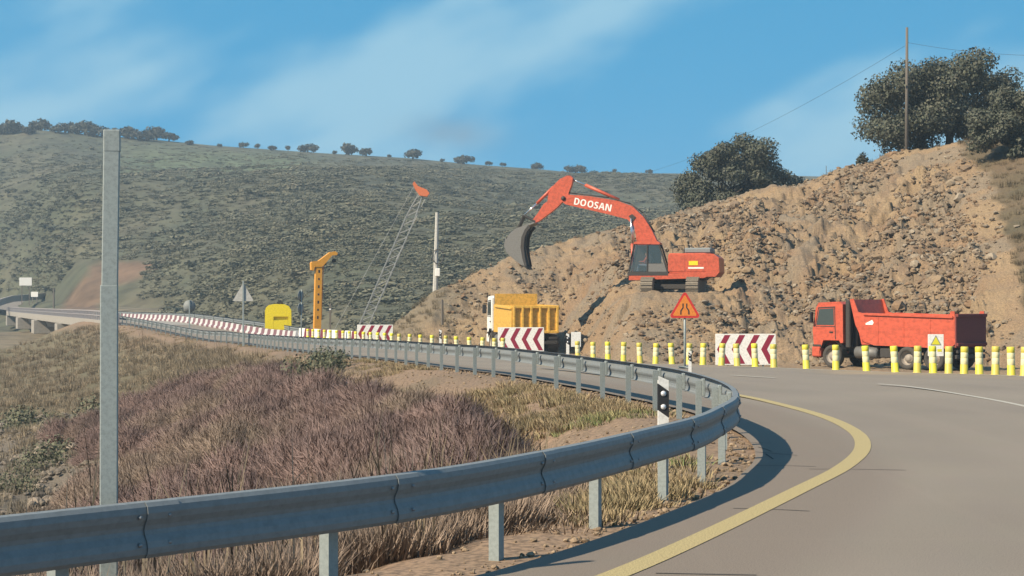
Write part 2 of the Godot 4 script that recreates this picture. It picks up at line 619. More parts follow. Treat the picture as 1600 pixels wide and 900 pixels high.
func make_sky() -> PanoramaSkyMaterial:
	var w := 2048
	var h := 1024
	var im := Image.create(w, h, false, Image.FORMAT_RGBF)
	var na := FastNoiseLite.new()
	na.seed = 11
	na.frequency = 1.0
	na.fractal_octaves = 5
	na.fractal_gain = 0.55
	var nb := FastNoiseLite.new()
	nb.seed = 23
	nb.frequency = 1.0
	nb.fractal_octaves = 3
	for j in h:
		var el := (0.5 - (j + 0.5) / h) * PI
		for i in w:
			var az := (i + 0.5) / w * TAU        # the panorama starts straight ahead
			if az > PI: az -= TAU
			var s := maxf(sin(el), 0.0)
			var c := Color(0.045, 0.27, 0.47).lerp(Color(0.024, 0.095, 0.225), clampf(pow(s, 0.85) * 1.15, 0.0, 1.0))
			if el > -0.05:
				# cirrus drawn out along a slanting direction
				var u := (az * 0.93 + el * 0.37) * 3.2
				var v := (-az * 0.34 + el * 0.94) * 13.0
				var k := na.get_noise_2d(u + 3.1, v + 1.3) * 0.6 + nb.get_noise_2d(u * 0.5 + 9.0, v * 0.4 + 4.0) * 0.7 + na.get_noise_2d(u * 5.0, v * 3.0) * 0.12
				var t := smoothstep(-0.16, 0.42, k) * 0.78
				t *= smoothstep(-0.02, 0.05, el)
				c = c.lerp(Color(0.235, 0.4, 0.495), t)
				# one small grey cloud low over the ridge
				var gx := (az + 0.034) / 0.024
				var gy := (el - 0.0915 + az * 0.08) / 0.0075
				c = c.lerp(Color(0.135, 0.235, 0.325), exp(-gx * gx - gy * gy) * 0.95 * (0.8 + 0.5 * na.get_noise_2d(az * 70.0, el * 120.0)))
			else:
				c = Color(0.1, 0.095, 0.085)
			im.set_pixel(i, j, c)
	var p := PanoramaSkyMaterial.new()
	p.panorama = ImageTexture.create_from_image(im)
	return p

func make_materials() -> void:
	for n in [[n_lo, 3, 0.05], [n_mid, 5, 0.3]]:
		n[0].seed = n[1]; n[0].frequency = n[2]; n[0].fractal_octaves = 3
	n_cell.noise_type = FastNoiseLite.TYPE_CELLULAR
	n_cell.cellular_return_type = FastNoiseLite.RETURN_CELL_VALUE
	n_cell.fractal_type = FastNoiseLite.FRACTAL_NONE
	n_cell.frequency = 0.62
	n_cell.seed = 8
	n_cell2.noise_type = FastNoiseLite.TYPE_CELLULAR
	n_cell2.cellular_return_type = FastNoiseLite.RETURN_CELL_VALUE
	n_cell2.fractal_type = FastNoiseLite.FRACTAL_NONE
	n_cell2.frequency = 1.5
	n_cell2.seed = 15
	var g_fine := grain(512, 0.05, 0.45, 1.3, 1, 0.7)
	var g_soft := grain(512, 0.012, 0.6, 1.25, 2, 0.55)
	var g_dust := grain(512, 0.03, 0.84, 1.1, 4, 0.75, Color(1, 0.97, 0.9))
	var g_spot := grain(512, 0.04, 0.84, 1.1, 6, 0.75)
	var g_worn := grain(512, 0.09, 0.45, 1.3, 13, 0.85)
	var g_grime := grain(512, 0.012, 0.72, 1.18, 19, 0.78, Color(1, 1.1, 1.05))
	M.ground = mat(Color(1, 1, 1), 0.95, 0, g_fine, 0.35, true)
	M.cut = mat(Color(0.92, 0.92, 0.9), 0.95, 0, g_fine, 0.3, true)
	M.hill = mat(Color(1, 1, 1), 1.0, 0, g_soft, 0.02, true)
	M.road = mat(Color(1, 1, 1), 0.9, 0, grain(1024, 0.16, 0.5, 1.42, 9, 0.9), 0.4, true)
	M.rock = mat(Color(0.87, 0.87, 0.87), 0.95, 0, g_fine, 0.9, true)
	M.leaf = mat(Color(1, 1, 1), 0.75, 0, null, 1, true)
	M.leaf.backlight_enabled = true
	M.leaf.backlight = Color(0.05, 0.06, 0.02)
	M.brush = mat(Color(1, 1, 1), 0.9, 0, null, 1, true)
	M.bark = mat(Color(0.06, 0.05, 0.042), 0.95, 0, g_fine, 1.2)
	M.galv = mat(Color(0.19, 0.212, 0.225), 0.6, 0.1, g_spot, 0.6)
	M.galv_post = mat(Color(0.29, 0.335, 0.34), 0.55, 0.25, g_spot, 1.3)
	M.bolt = mat(Color(0.25, 0.26, 0.27), 0.5, 0.6)
	M.line_yellow = mat(Color(0.5, 0.41, 0.2), 0.8, 0, g_worn, 1.1)
	M.line_white = mat(Color(0.55, 0.53, 0.47), 0.8, 0, g_worn, 1.1)
	M.crack = mat(Color(0.03, 0.028, 0.026), 0.95)
	M.white = mat(Color(0.78, 0.78, 0.76), 0.55, 0, g_dust, 0.7)
	M.black = mat(Color(0.02, 0.02, 0.022), 0.6)
	M.reflector = mat(Color(0.75, 0.76, 0.78), 0.25, 0.3)
	M.sign_red = mat(Color(0.5, 0.03, 0.025), 0.5, 0, g_dust, 0.8)
	M.sign_orange = mat(Color(0.62, 0.2, 0.03), 0.5, 0, g_dust, 0.8)
	M.chev_red = mat(Color(0.26, 0.02, 0.05), 0.5, 0, g_dust, 0.8)
	M.bol_yellow = mat(Color(0.72, 0.66, 0.04), 0.5, 0, g_dust, 2.1)
	M.bol_cream = mat(Color(0.72, 0.68, 0.42), 0.45, 0, g_dust, 2.6)
	M.grey_back = mat(Color(0.2, 0.225, 0.235), 0.7, 0.05, g_dust, 0.9)
	M.barrier_red = mat(Color(0.17, 0.025, 0.045), 0.5, 0, g_dust, 0.5)
	M.barrier_white = mat(Color(0.52, 0.52, 0.53), 0.6, 0, g_dust, 0.5)
	M.barrier_mauve = mat(Color(0.19, 0.095, 0.11), 0.6, 0, g_dust, 0.5)
	M.concrete = mat(Color(0.3, 0.285, 0.262), 0.9, 0, g_dust, 0.15)
	M.parapet = mat(Color(0.3, 0.29, 0.31), 0.85, 0, g_dust, 0.2)
	M.ex_red = mat(Color(0.54, 0.1, 0.05), 0.45, 0, g_grime, 0.55)
	M.truck_red = mat(Color(0.52, 0.092, 0.048), 0.45, 0, g_grime, 0.55)
	M.truck_yellow = mat(Color(0.68, 0.4, 0.07), 0.55, 0, g_grime, 0.55)
	M.crane_yellow = mat(Color(0.72, 0.33, 0.03), 0.5, 0, g_dust, 0.5)
	M.tank_yellow = mat(Color(0.78, 0.62, 0.02), 0.4, 0, g_dust, 0.5)
	M.orange = mat(Color(0.6, 0.16, 0.06), 0.6, 0, g_dust, 0.5)
	M.dark_steel = mat(Color(0.045, 0.042, 0.04), 0.65, 0.2, g_dust, 0.6)
	M.steel = mat(Color(0.18, 0.18, 0.176), 0.6, 0.4, g_dust, 0.6)
	M.chrome = mat(Color(0.7, 0.7, 0.7), 0.2, 0.9)
	M.dusty = mat(Color(0.26, 0.225, 0.18), 0.9, 0, g_fine, 0.6)
	M.rubber = mat(Color(0.06, 0.055, 0.05), 0.9, 0, g_dust, 0.8)
	M.rim = mat(Color(0.3, 0.27, 0.24), 0.7, 0.2, g_dust, 0.8)
	M.lattice = mat(Color(0.3, 0.31, 0.31), 0.5, 0.3)
	M.cable = mat(Color(0.05, 0.05, 0.055), 0.6)
	M.wood = mat(Color(0.17, 0.15, 0.13), 0.9, 0, g_fine, 0.8)
	M.pole = mat(Color(0.45, 0.45, 0.43), 0.85, 0, g_dust, 0.3)
	M.glass = mat(Color(0.1, 0.13, 0.13), 0.06)
	M.glass.albedo_color.a = 0.28
	M.glass.transparency = BaseMaterial3D.TRANSPARENCY_ALPHA
	M.glass_dark = mat(Color(0.05, 0.065, 0.065), 0.08, 0.0)
	M.shaded_gate_red = mat(Color(0.19, 0.04, 0.035), 0.8, 0, g_dust, 0.6)  # truck red darkened: shade and some dirt put into the gate's colour
	M.skin = mat(Color(0.4, 0.22, 0.15), 0.7)
	M.vest = mat(Color(0.6, 0.14, 0.08), 0.8)
	M.cloth = mat(Color(0.3, 0.36, 0.45), 0.9)

func make_lines() -> void:
	var xs := [[-17, -4], [-12, 0], [-8, 3.5], [-5, 6.6], [-2.66, 9.3], [-0.82, 11.5], [0.24, 13.5], [1.12, 15.7], [1.7, 17.3], [2.1, 18.9], [2.5, 20.8], [2.76, 23.3], [2.8, 26], [2.62, 29.2], [2.2, 32], [1.5, 35.7], [0.7, 39.5], [-0.6, 44.8], [-2.0, 50.2], [-4.0, 59], [-6.0, 67.5], [-8.1, 75.7], [-11.6, 90], [-15.2, 105], [-18.5, 115], [-22.3, 125], [-32, 150], [-38, 165], [-52.0, 208], [-76.0, 282], [-101.0, 360]]
	var zt := [[0.0, 45.0, 63.0, 76.0, 105.0, 125.0, 150.0, 165.0, 360.0], [0.0, 0.0, -0.2, -0.41, -0.77, -0.77, -0.18, 0.04, -0.18]]
	var p := []
	for a in xs: p.append(Vector3(a[0], tab(a[1], zt[0], zt[1]), -a[1]))
	rail = catmull(p, 0.5)
	for i in range(0, rail.size(), 2): verge.append(rail[i])
	var o := [[6, -22, 0], [12, -12, 0], [15, -2, 0], [16, 2, 0], [16.4, 6, 0], [16.5, 12, 0], [16.4, 17, 0], [16.2, 22, 0], [15.9, 26, 0], [15.6, 30, 0], [15.2, 33.5, 0], [14.7, 36.5, 0], [14.0, 39.5, 0], [12.6, 45.2, -0.04], [11.0, 48.2, -0.1], [9.4, 51.9, -0.16], [8, 54.9, -0.2], [6.3, 59.5, -0.28], [4.5, 63.6, -0.37], [2.55, 70, -0.45], [0.2, 75, -0.47], [-2.0, 81.5, -0.5], [-5.9, 93.3, -0.58], [-8.9, 104, -0.65], [-12.4, 116, -0.72], [-17.2, 129, -0.75], [-27, 154, -0.2], [-33, 169, 0.0], [-47, 211, 0.0], [-70.5, 285, -0.1], [-95.5, 363, -0.18]]
	for a in o: outer.append(Vector3(a[0], a[2], -a[1]))

func frame_at(line: Array, i: int) -> Vector3:
	var a: Vector3 = line[max(i - 1, 0)]
	var b: Vector3 = line[min(i + 1, line.size() - 1)]
	var t := b - a
	t.y = 0
	return t.normalized()

# ---------------------------------------------------------------- setting
func build_ground() -> void:
	# far valley and hill
	var ds := [2.0, 20.0, 60.0, 100.0]
	ds.append_array(geo(110.0, 640.0, 130))
	ds.append_array([650.0, 660.0, 700.0, 800.0, 1000.0, 1400.0, 2000.0])
	sheet("hill_terrain", -900.0, 2500.0, 260, ds,
		func(px, d, x): return Vector2(hill_y(px, d), 0),
		func(px, d, x, h):
			var a: float = n_lo.get_noise_2d(x * 0.35, d * 0.22)
			var b: float = n_mid.get_noise_2d(x * 0.12, d * 0.06)
			var c := mixc(Color(0.092, 0.095, 0.06), Color(0.118, 0.11, 0.07), 0.5 + a)
			c = mixc(c, Color(0.072, 0.08, 0.05), 0.5 + b * 1.4)
			c = mixc(c, mixc(Color(0.24, 0.19, 0.125), Color(0.17, 0.14, 0.09), 0.5 + b), (1.0 - smoothstep(180.0, 300.0, px)) * (1.0 - smoothstep(300.0, 330.0, d)))
			# greener slope below the left part of the ridge
			c = mixc(c, Color(0.11, 0.145, 0.075), bump(px, 190.0, 480.0, 60.0) * bump(d, 480.0, 620.0, 40.0) * 0.7)
			# bare red cutting beside the far end of the road
			var ry: float = 472.0 - (h.x - EYE) * F / d
			var red: float = bump(px, 95.0 + (478.0 - ry) * 0.75 + a * 8.0, 150.0 + (478.0 - ry) * 0.95 + a * 14.0 + 40.0 * smoothstep(450.0, 420.0, ry), 6.0) * bump(ry, 409.0, 500.0, 3.0)
			return mixc(c, mixc(Color(0.185, 0.118, 0.078), Color(0.15, 0.1, 0.065), 0.5 + b * 1.5), red),
		func(px, d, k): return true, M.hill)

	# embankment inside the bend
	sheet("embankment", -500.0, 1190.0, 240, geo(6.0, 172.0, 190),
		func(px, d, x):
			var s := rail_side(x, -d)
			return Vector2(embank_y(s, x, -d), s.x),
		func(px, d, x, h):
			var a: float = n_mid.get_noise_2d(x * 0.8, d * 0.8)
			var soil := mixc(Color(0.3, 0.205, 0.135), Color(0.23, 0.165, 0.112), 0.5 + a)
			var dry := mixc(Color(0.19, 0.16, 0.1), Color(0.13, 0.115, 0.07), 0.5 + a * 1.2)
			dry = mixc(dry, mixc(Color(0.19, 0.16, 0.125), Color(0.13, 0.112, 0.09), 0.5 + a * 1.5), (1.0 - smoothstep(180.0, 300.0, px + a * 80.0)) * (1.0 - smoothstep(80.0, 100.0, d)))
			return mixc(soil, dry, (h.y - 1.6 + a * 1.4) / 2.2),
		func(px, d, s): return s > -1.0, M.ground)

	# works floor and rock cut
	var dd := [34.0]
	while dd[-1] < 84.0: dd.append(dd[-1] + 0.8)
	while dd[-1] < 112.0: dd.append(dd[-1] + 0.3)
	while dd[-1] < 147.0: dd.append(dd[-1] + 0.36)
	while dd[-1] < 215.0: dd.append(dd[-1] + 2.5)
	var cut := sheet("rock_cut", 330.0, 1760.0, 520, dd,
		func(px, d, x): return Vector2(cut_y(px, d), d - tab(px, EDGE_P, EDGE_D)),
		func(px, d, x, h):
			var a: float = n_mid.get_noise_2d(x * 0.35, d * 0.35)
			var b: float = n_cell2.get_noise_3d(x * 1.2, h.x * 1.6, d)
			var rk: float = cut_rock(px, d)
			var soil := mixc(Color(0.35, 0.245, 0.148), Color(0.285, 0.2, 0.124), 0.5 + a)
			var stone := mixc(Color(0.2, 0.148, 0.105), Color(0.32, 0.235, 0.152), 0.5 + b * 0.7)
			stone = mixc(stone, Color(0.26, 0.165, 0.1), smoothstep(0.05, 0.3, a) * 0.6)
			var big: float = n_lo.get_noise_2d(x * 2.4 + 50.0, d * 2.4)
			var c := mixc(soil, stone, rk * 0.9)
			c = mixc(c, Color(0.235, 0.2, 0.155), smoothstep(0.08, 0.35, -big) * 0.6)
			c = mixc(c, Color(0.37, 0.268, 0.155), smoothstep(0.08, 0.35, big) * 0.4)
			# scrubby left shoulder of the spur
			c = mixc(c, Color(0.2, 0.165, 0.115), (1.0 - smoothstep(640.0, 800.0, px - a * 90.0)) * smoothstep(108.0, 114.0, d) * 0.8)
			var nat := mixc(Color(0.17, 0.125, 0.075), Color(0.115, 0.095, 0.055), 0.5 + a * 1.4)
			return mixc(c, nat, natural(px, d)),
		func(px, d, e): return e > -1.5, M.cut)
	cut.set_meta("kind", "structure")

func build_road() -> void:
	var inner := []
	for k in outer.size():
		# partner points on the rail line, matched by order
		inner.append(Vector3.ZERO)
	var src := [[-17, -4], [-12, 0], [-8, 3.5], [-5, 6.6], [-2.66, 9.3], [-0.82, 11.5], [0.24, 13.5], [1.12, 15.7], [1.7, 17.3], [2.1, 18.9], [2.5, 20.8], [2.76, 23.3], [2.8, 26], [2.62, 29.2], [2.2, 32], [1.5, 35.7], [0.7, 39.5], [-0.6, 44.8], [-2.0, 50.2], [-4.0, 59], [-6.0, 67.5], [-8.1, 75.7], [-11.6, 90], [-15.2, 105], [-18.5, 115], [-22.3, 125], [-32, 150], [-38, 165], [-52.0, 208], [-76.0, 282], [-101.0, 360]]
	for k in src.size():
		var best := 1e9
		for i in rail.size():
			var q := Vector2(rail[i].x - src[k][0], rail[i].z + src[k][1]).length_squared()
			if q < best:
				best = q
				var t := frame_at(rail, i)
				inner[k] = rail[i] + Vector3(-t.z, 0, t.x) * 0.32
	# fine matching rows
	var rows := []
	for k in inner.size() - 1:
		var n: int = clampi(int(inner[k].distance_to(inner[k + 1]) / 0.8), 3, 40)
		for j in n:
			var t := float(j) / n
			var ia: Vector3 = inner[max(k - 1, 0)]
			var id: Vector3 = inner[min(k + 2, inner.size() - 1)]
			var oa: Vector3 = outer[max(k - 1, 0)]
			var od: Vector3 = outer[min(k + 2, outer.size() - 1)]
			rows.append([inner[k].cubic_interpolate(inner[k + 1], ia, id, t), outer[k].cubic_interpolate(outer[k + 1], oa, od, t)])
	var na := 60
	var vs := PackedVector3Array()
	var cs := PackedColorArray()
	var idx := PackedInt32Array()
	for r in rows:
		for i in na + 1:
			var f := float(i) / na
			var p: Vector3 = r[0].lerp(r[1], f)
			vs.append(p)
			var a := n_mid.get_noise_2d(p.x * 0.5, p.z * 0.5)
			var b := n_lo.get_noise_2d(p.x * 1.5, p.z * 1.5)
			var c := mixc(Color(0.265, 0.23, 0.19), Color(0.215, 0.187, 0.157), 0.5 + a * 0.7 + b * 0.6)
			# tyre polished tracks, repairs and soil carried out of the works
			for tr in [0.27, 0.42, 0.6, 0.75]:
				c = mixc(c, Color(0.262, 0.225, 0.187), exp(-pow((f - tr + b * 0.02) / 0.028, 2.0)) * (0.45 + a * 0.6))
			c = mixc(c, Color(0.33, 0.255, 0.175), smoothstep(0.84, 1.0, f + a * 0.12) * (0.5 + a) * smoothstep(20.0, 40.0, -p.z))
			# the shoulder inside the yellow line is older and browner
			c = mixc(c, Color(0.2, 0.165, 0.135), (1.0 - smoothstep(0.1, 0.16, f + a * 0.02)) * 0.8)
			cs.append(c)
	var w := na + 1
	for j in rows.size() - 1:
		for i in na:
			var a := j * w + i
			idx.append_array([a, a + w, a + 1, a + 1, a + w, a + w + 1])
	var ns := PackedVector3Array()
	ns.resize(vs.size())
	ns.fill(Vector3.UP)
	var arr := []
	arr.resize(Mesh.ARRAY_MAX)
	arr[Mesh.ARRAY_VERTEX] = vs
	arr[Mesh.ARRAY_NORMAL] = ns
	arr[Mesh.ARRAY_COLOR] = cs
	arr[Mesh.ARRAY_INDEX] = idx
	var am := ArrayMesh.new()
	am.add_surface_from_arrays(Mesh.PRIMITIVE_TRIANGLES, arr)
	var road := put_mesh(am, "road", M.road, self)
	road.set_meta("kind", "structure")
	# painted lines
	var yl := []
	for a in [[-2.6, 4.5], [-1.3, 7.4], [-0.2, 10.0], [0.67, 11.8], [1.48, 13.8], [2.76, 17.2], [3.63, 19.6], [4.32, 22.1], [4.75, 24.8], [4.9, 28], [4.72, 31.5], [4.35, 34.8], [3.4, 40], [2.2, 45.5], [0.7, 51.5]]:
		yl.append(Vector3(a[0], 0, -a[1]))
	ribbon(yl, 0.2, 0.005, "yellow_line", M.line_yellow, road)
	var wl := []
	for a in [[7.6, 20.0], [8.4, 25.0], [8.85, 30.9], [8.75, 35.0], [8.45, 38.2], [8.0, 39.6]]:
		wl.append(Vector3(a[0], 0, -a[1]))
	ribbon(wl, 0.12, 0.005, "centre_line", M.line_white, road)
	ribbon([Vector3(6.5, -0.1, -44.3), Vector3(5.6, -0.11, -46.3)], 0.11, 0.03, "centre_line", M.line_white, road)
	ribbon([Vector3(3.4, -0.16, -50.5), Vector3(2.2, -0.2, -53.2)], 0.11, 0.03, "centre_line", M.line_white, road)
	var el := []
	for r in rows:
		var p: Vector3 = r[1].lerp(r[0], 0.035)
		if p.z < -30.0 and p.z > -62.0: el.append(p)
	ribbon(el, 0.14, 0.006, "edge_line", M.line_white, road)
	# cracks in the old shoulder
	var r2 := RandomNumberGenerator.new()
	r2.seed = 77
	for s in [[2.95, 21.5, 0.4, 0.5], [3.0, 23.0, 0.55, 0.2], [2.7, 19.8, 0.7, 0.25], [3.2, 19.3, 1.0, 0.1], [1.9, 15.7, 0.8, 0.3], [1.0, 11.9, 0.7, 0.12], [2.95, 20.6, 0.1, -0.8], [3.05, 22.3, 0.1, 0.9]]:
		var c := []
		for k in 7:
			var t := k / 6.0
			c.append(Vector3(s[0] + s[2] * t + r2.randf_range(-0.05, 0.05), 0, -(s[1] - s[3] * t) + r2.randf_range(-0.06, 0.06)))
		ribbon(c, 0.022, 0.0035, "crack", M.crack, road)

func ribbon(pts: Array, width: float, lift: float, called: String, m: Material, parent: Node) -> void:
	var p: Array = catmull(pts, 0.35) if pts.size() < 40 else pts
	var st := new_st(true)
	for i in p.size() - 1:
		var t0 := frame_at(p, i)
		var t1 := frame_at(p, i + 1)
		var s0 := Vector3(-t0.z, 0, t0.x) * width * 0.5
		var s1 := Vector3(-t1.z, 0, t1.x) * width * 0.5
		var up := Vector3(0, lift, 0)
		quad(st, p[i] - s0 + up, p[i + 1] - s1 + up, p[i + 1] + s1 + up, p[i] + s0 + up)
	commit(st, called, m, parent)

func beam_profile(th: float) -> Array:
	var front := [[0.0, 0.70], [0.06, 0.698], [0.079, 0.675], [0.084, 0.64], [0.075, 0.605], [0.056, 0.57], [0.05, 0.545], [0.056, 0.52], [0.075, 0.485], [0.084, 0.45], [0.079, 0.415], [0.06, 0.392], [0.0, 0.39]]
	var loop := []
	for p in front: loop.append(Vector2(p[0] + th, p[1]))
	for k in range(front.size() - 1, -1, -1): loop.append(Vector2(front[k][0], front[k][1]))
	return loop

func sweep(st: SurfaceTool, line: Array, loop: Array, off: float) -> void:
	var rings := []
	for i in line.size():
		var t := frame_at(line, i)
		var s := Vector3(-t.z, 0, t.x)
		var ring := []
		for q in loop: ring.append(line[i] + s * (q.x + off) + Vector3(0, q.y, 0))
		rings.append(ring)
	var n := loop.size()
	for i in line.size() - 1:
		for k in n:
			var k2 := (k + 1) % n
			st.set_smooth_group(k + 1)      # smooth along the beam, crisp across its folds
			quad(st, rings[i][k], rings[i + 1][k], rings[i + 1][k2], rings[i][k2])
	st.set_smooth_group(n + 2)
	for e in [0, line.size() - 1]:
		for k in n / 2 - 1:
			quad(st, rings[e][k], rings[e][k + 1], rings[e][n - 2 - k], rings[e][n - 1 - k])

func c_section(w: float, d: float, t: float, lip: float) -> PackedVector2Array:
	# web on +y side, open to -y; x along the rail
	var h := w * 0.5
	return PackedVector2Array([Vector2(-h, d), Vector2(h, d), Vector2(h, 0), Vector2(h - lip, 0), Vector2(h - lip, t), Vector2(h - t, t), Vector2(h - t, d - t), Vector2(-h + t, d - t), Vector2(-h + t, t), Vector2(-h + lip, t), Vector2(-h + lip, 0), Vector2(-h, 0)])

func build_guardrail() -> void:
	var g := thing("guardrail", "long galvanised steel guardrail on posts curving round the inside of the bend", "guardrail", rail[0])
	var o: Vector3 = rail[0]
	var local := []
	for p in rail:
		if p.z > -168.0: local.append(p - o)
	var loop := beam_profile(0.005)
	var sec := c_section(0.085, 0.08, 0.006, 0.022)
	var st0 := new_st()
	prism(st0, sec, -0.25, 0.64, Transform3D(Basis(Vector3(1, 0, 0), Vector3(0, 0, 1), Vector3(0, 1, 0)), Vector3.ZERO))
	st0.generate_normals()
	var post_mesh := st0.commit()
	var st1 := new_st()
	box(st1, Vector3(0, 0.545, 0.0), Vector3(0.09, 0.26, 0.05), Basis(), 0.008)
	st1.generate_normals()
	var block_mesh := st1.commit()
	st1 = new_st(true)
	tube(st1, Vector3(0, 0, -0.012), Vector3(0, 0, 0.012), 0.013, 0.01, 6)
	st1.generate_normals()
	var bolt_mesh := st1.commit()
	# first post so that the visible posts fall where the photograph has them
	var i := 1
	while i + 4 < local.size():
		var piece := local.slice(i, i + 5)
		# each beam laps over the next one
		var nxt: Vector3 = local[min(i + 5, local.size() - 1)]
		piece.append(piece[-1].lerp(nxt, 0.3))
		var st := new_st(true)
		var fr: Vector3 = local[i] + o
		sweep(st, piece, loop, 0.05)
		# the lap stands a sheet's thickness proud
		var lap := [local[i + 4].lerp(local[i + 3], 0.10), local[i + 4], local[i + 4].lerp(nxt, 0.34)]
		sweep(st, lap, loop, 0.060)
		commit(st, "beam", M.galv, g)
		var t := frame_at(local, i + 3)
		var s := Vector3(-t.z, 0, t.x)
		var b := Basis(t, Vector3.UP, s)
		var post := put_mesh(post_mesh, "post", M.galv_post, g)
		post.transform = Transform3D(b, local[i + 3] - s * 0.085)
		var bl := put_mesh(block_mesh, "spacer", M.galv_post, g)
		bl.transform = Transform3D(b, local[i + 3] + s * 0.024)
		if fr.z > -45.0:
			for q in [[0.0, 0.545, 0.1], [-0.1, 0.62, 0.14], [0.1, 0.62, 0.14], [-0.1, 0.47, 0.14], [0.1, 0.47, 0.14]]:
				var bo := put_mesh(bolt_mesh, "bolt", M.bolt, g)
				bo.transform = Transform3D(b, local[i + 4] + t * q[0] + Vector3(0, q[1], 0) + s * q[2])
		i += 4
	# the tall bare sign post behind the rail
	var base := at(170, 840, 10.45)
	var gy := -0.35
	var p := thing("sign_post", "tall bare galvanised steel post without a sign standing behind the near guardrail", "post", Vector3(base.x, gy, base.z), 0.17)
	var st := new_st()
	box(st, Vector3(0, 0.75, 0), Vector3(0.102, 3.0, 0.055), Basis(), 0.006)
	commit(st, "lower_sleeve", M.galv_post, p)
	st = new_st()
	box(st, Vector3(0.008, 2.65, 0), Vector3(0.094, 0.94, 0.05), Basis(Vector3(0, 0, 1), -0.012), 0.006)
	commit(st, "upper_tube", M.galv_post, p)
	st = new_st()
	box(st, Vector3(0.014, 3.09, 0), Vector3(0.098, 0.13, 0.054), Basis(), 0.006)
	commit(st, "end_cap", M.galv_post, p)

func build_bridge() -> void:
	var i0 := 0
	while rail[i0].z > -152.0: i0 += 1
	var b := thing("bridge", "long low concrete road bridge with railing crossing the valley at the far left", "bridge", rail[i0])
	var o: Vector3 = rail[i0]
	var line := []
	for i in range(i0, rail.size(), 6): line.append(rail[i] - o)
	var st := new_st()
	sweep(st, line, [Vector2(0.25, -0.02), Vector2(9.4, -0.02), Vector2(9.4, -0.55), Vector2(0.25, -0.55)], -0.6)
	commit(st, "deck", M.concrete, b)
	st = new_st()
	sweep(st, line, [Vector2(0.24, 0.18), Vector2(0.24, -0.62), Vector2(-0.06, -0.62), Vector2(-0.06, 0.18)], -0.6)
	commit(st, "edge_beam", M.concrete, b)
	st = new_st()
	sweep(st, line, [Vector2(0.12, 1.02), Vector2(0.12, 0.92), Vector2(0.02, 0.92), Vector2(0.02, 1.02)], -0.6)
	commit(st, "handrail", M.parapet, b)
	st = new_st()
	sweep(st, line, [Vector2(0.11, 0.62), Vector2(0.11, 0.54), Vector2(0.03, 0.54), Vector2(0.03, 0.62)], -0.6)
	commit(st, "mid_rail", M.parapet, b)
	var sb := new_st()
	box(sb, Vector3(0, 0.58, 0), Vector3(0.14, 0.85, 0.12))
	sb.generate_normals()
	var bm := sb.commit()
	for i in range(i0, rail.size() - 1, 3):
		var t := frame_at(rail, i)
		var s := Vector3(-t.z, 0, t.x)
		var bal := put_mesh(bm, "baluster", M.parapet, b)
		bal.transform = Transform3D(Basis(t, Vector3.UP, s), rail[i] - o - s * 0.54)
	# girders below, in shade, and pale pier caps
	st = new_st()
	sweep(st, line, [Vector2(0.6, -0.56), Vector2(8.6, -0.56), Vector2(8.2, -1.5), Vector2(1.0, -1.5)], -0.2)
	commit(st, "girder", M.concrete, b)
	for q in [[205.0, 2.3], [252.0, 3.6], [300.0, 3.8], [345.0, 2.6]]:
		var i := 0
		while rail[i].z > -q[0]: i += 1
		var t := frame_at(rail, i)
		var s := Vector3(-t.z, 0, t.x)
		st = new_st()
		var bs := Basis(t, Vector3.UP, s)
		box(st, rail[i] - o + s * 3.0 + Vector3(0, -1.6, 0), Vector3(q[1] * 1.7, 1.9, 8.2), bs, 0.05)
		box(st, rail[i] - o + s * 3.6 + Vector3(0, -5.0, 0), Vector3(1.4, 5.2, 5.0), bs, 0.05)
		commit(st, "pier", M.concrete, b)
	# abutment
	var t := frame_at(rail, i0)
	var s := Vector3(-t.z, 0, t.x)
	st = new_st()
	box(st, s * 3.6 + Vector3(0, -3.2, 0) + t * 4.0, Vector3(5.0, 5.2, 8.4), Basis(t, Vector3.UP, s), 0.05)
	commit(st, "abutment", M.concrete, b)

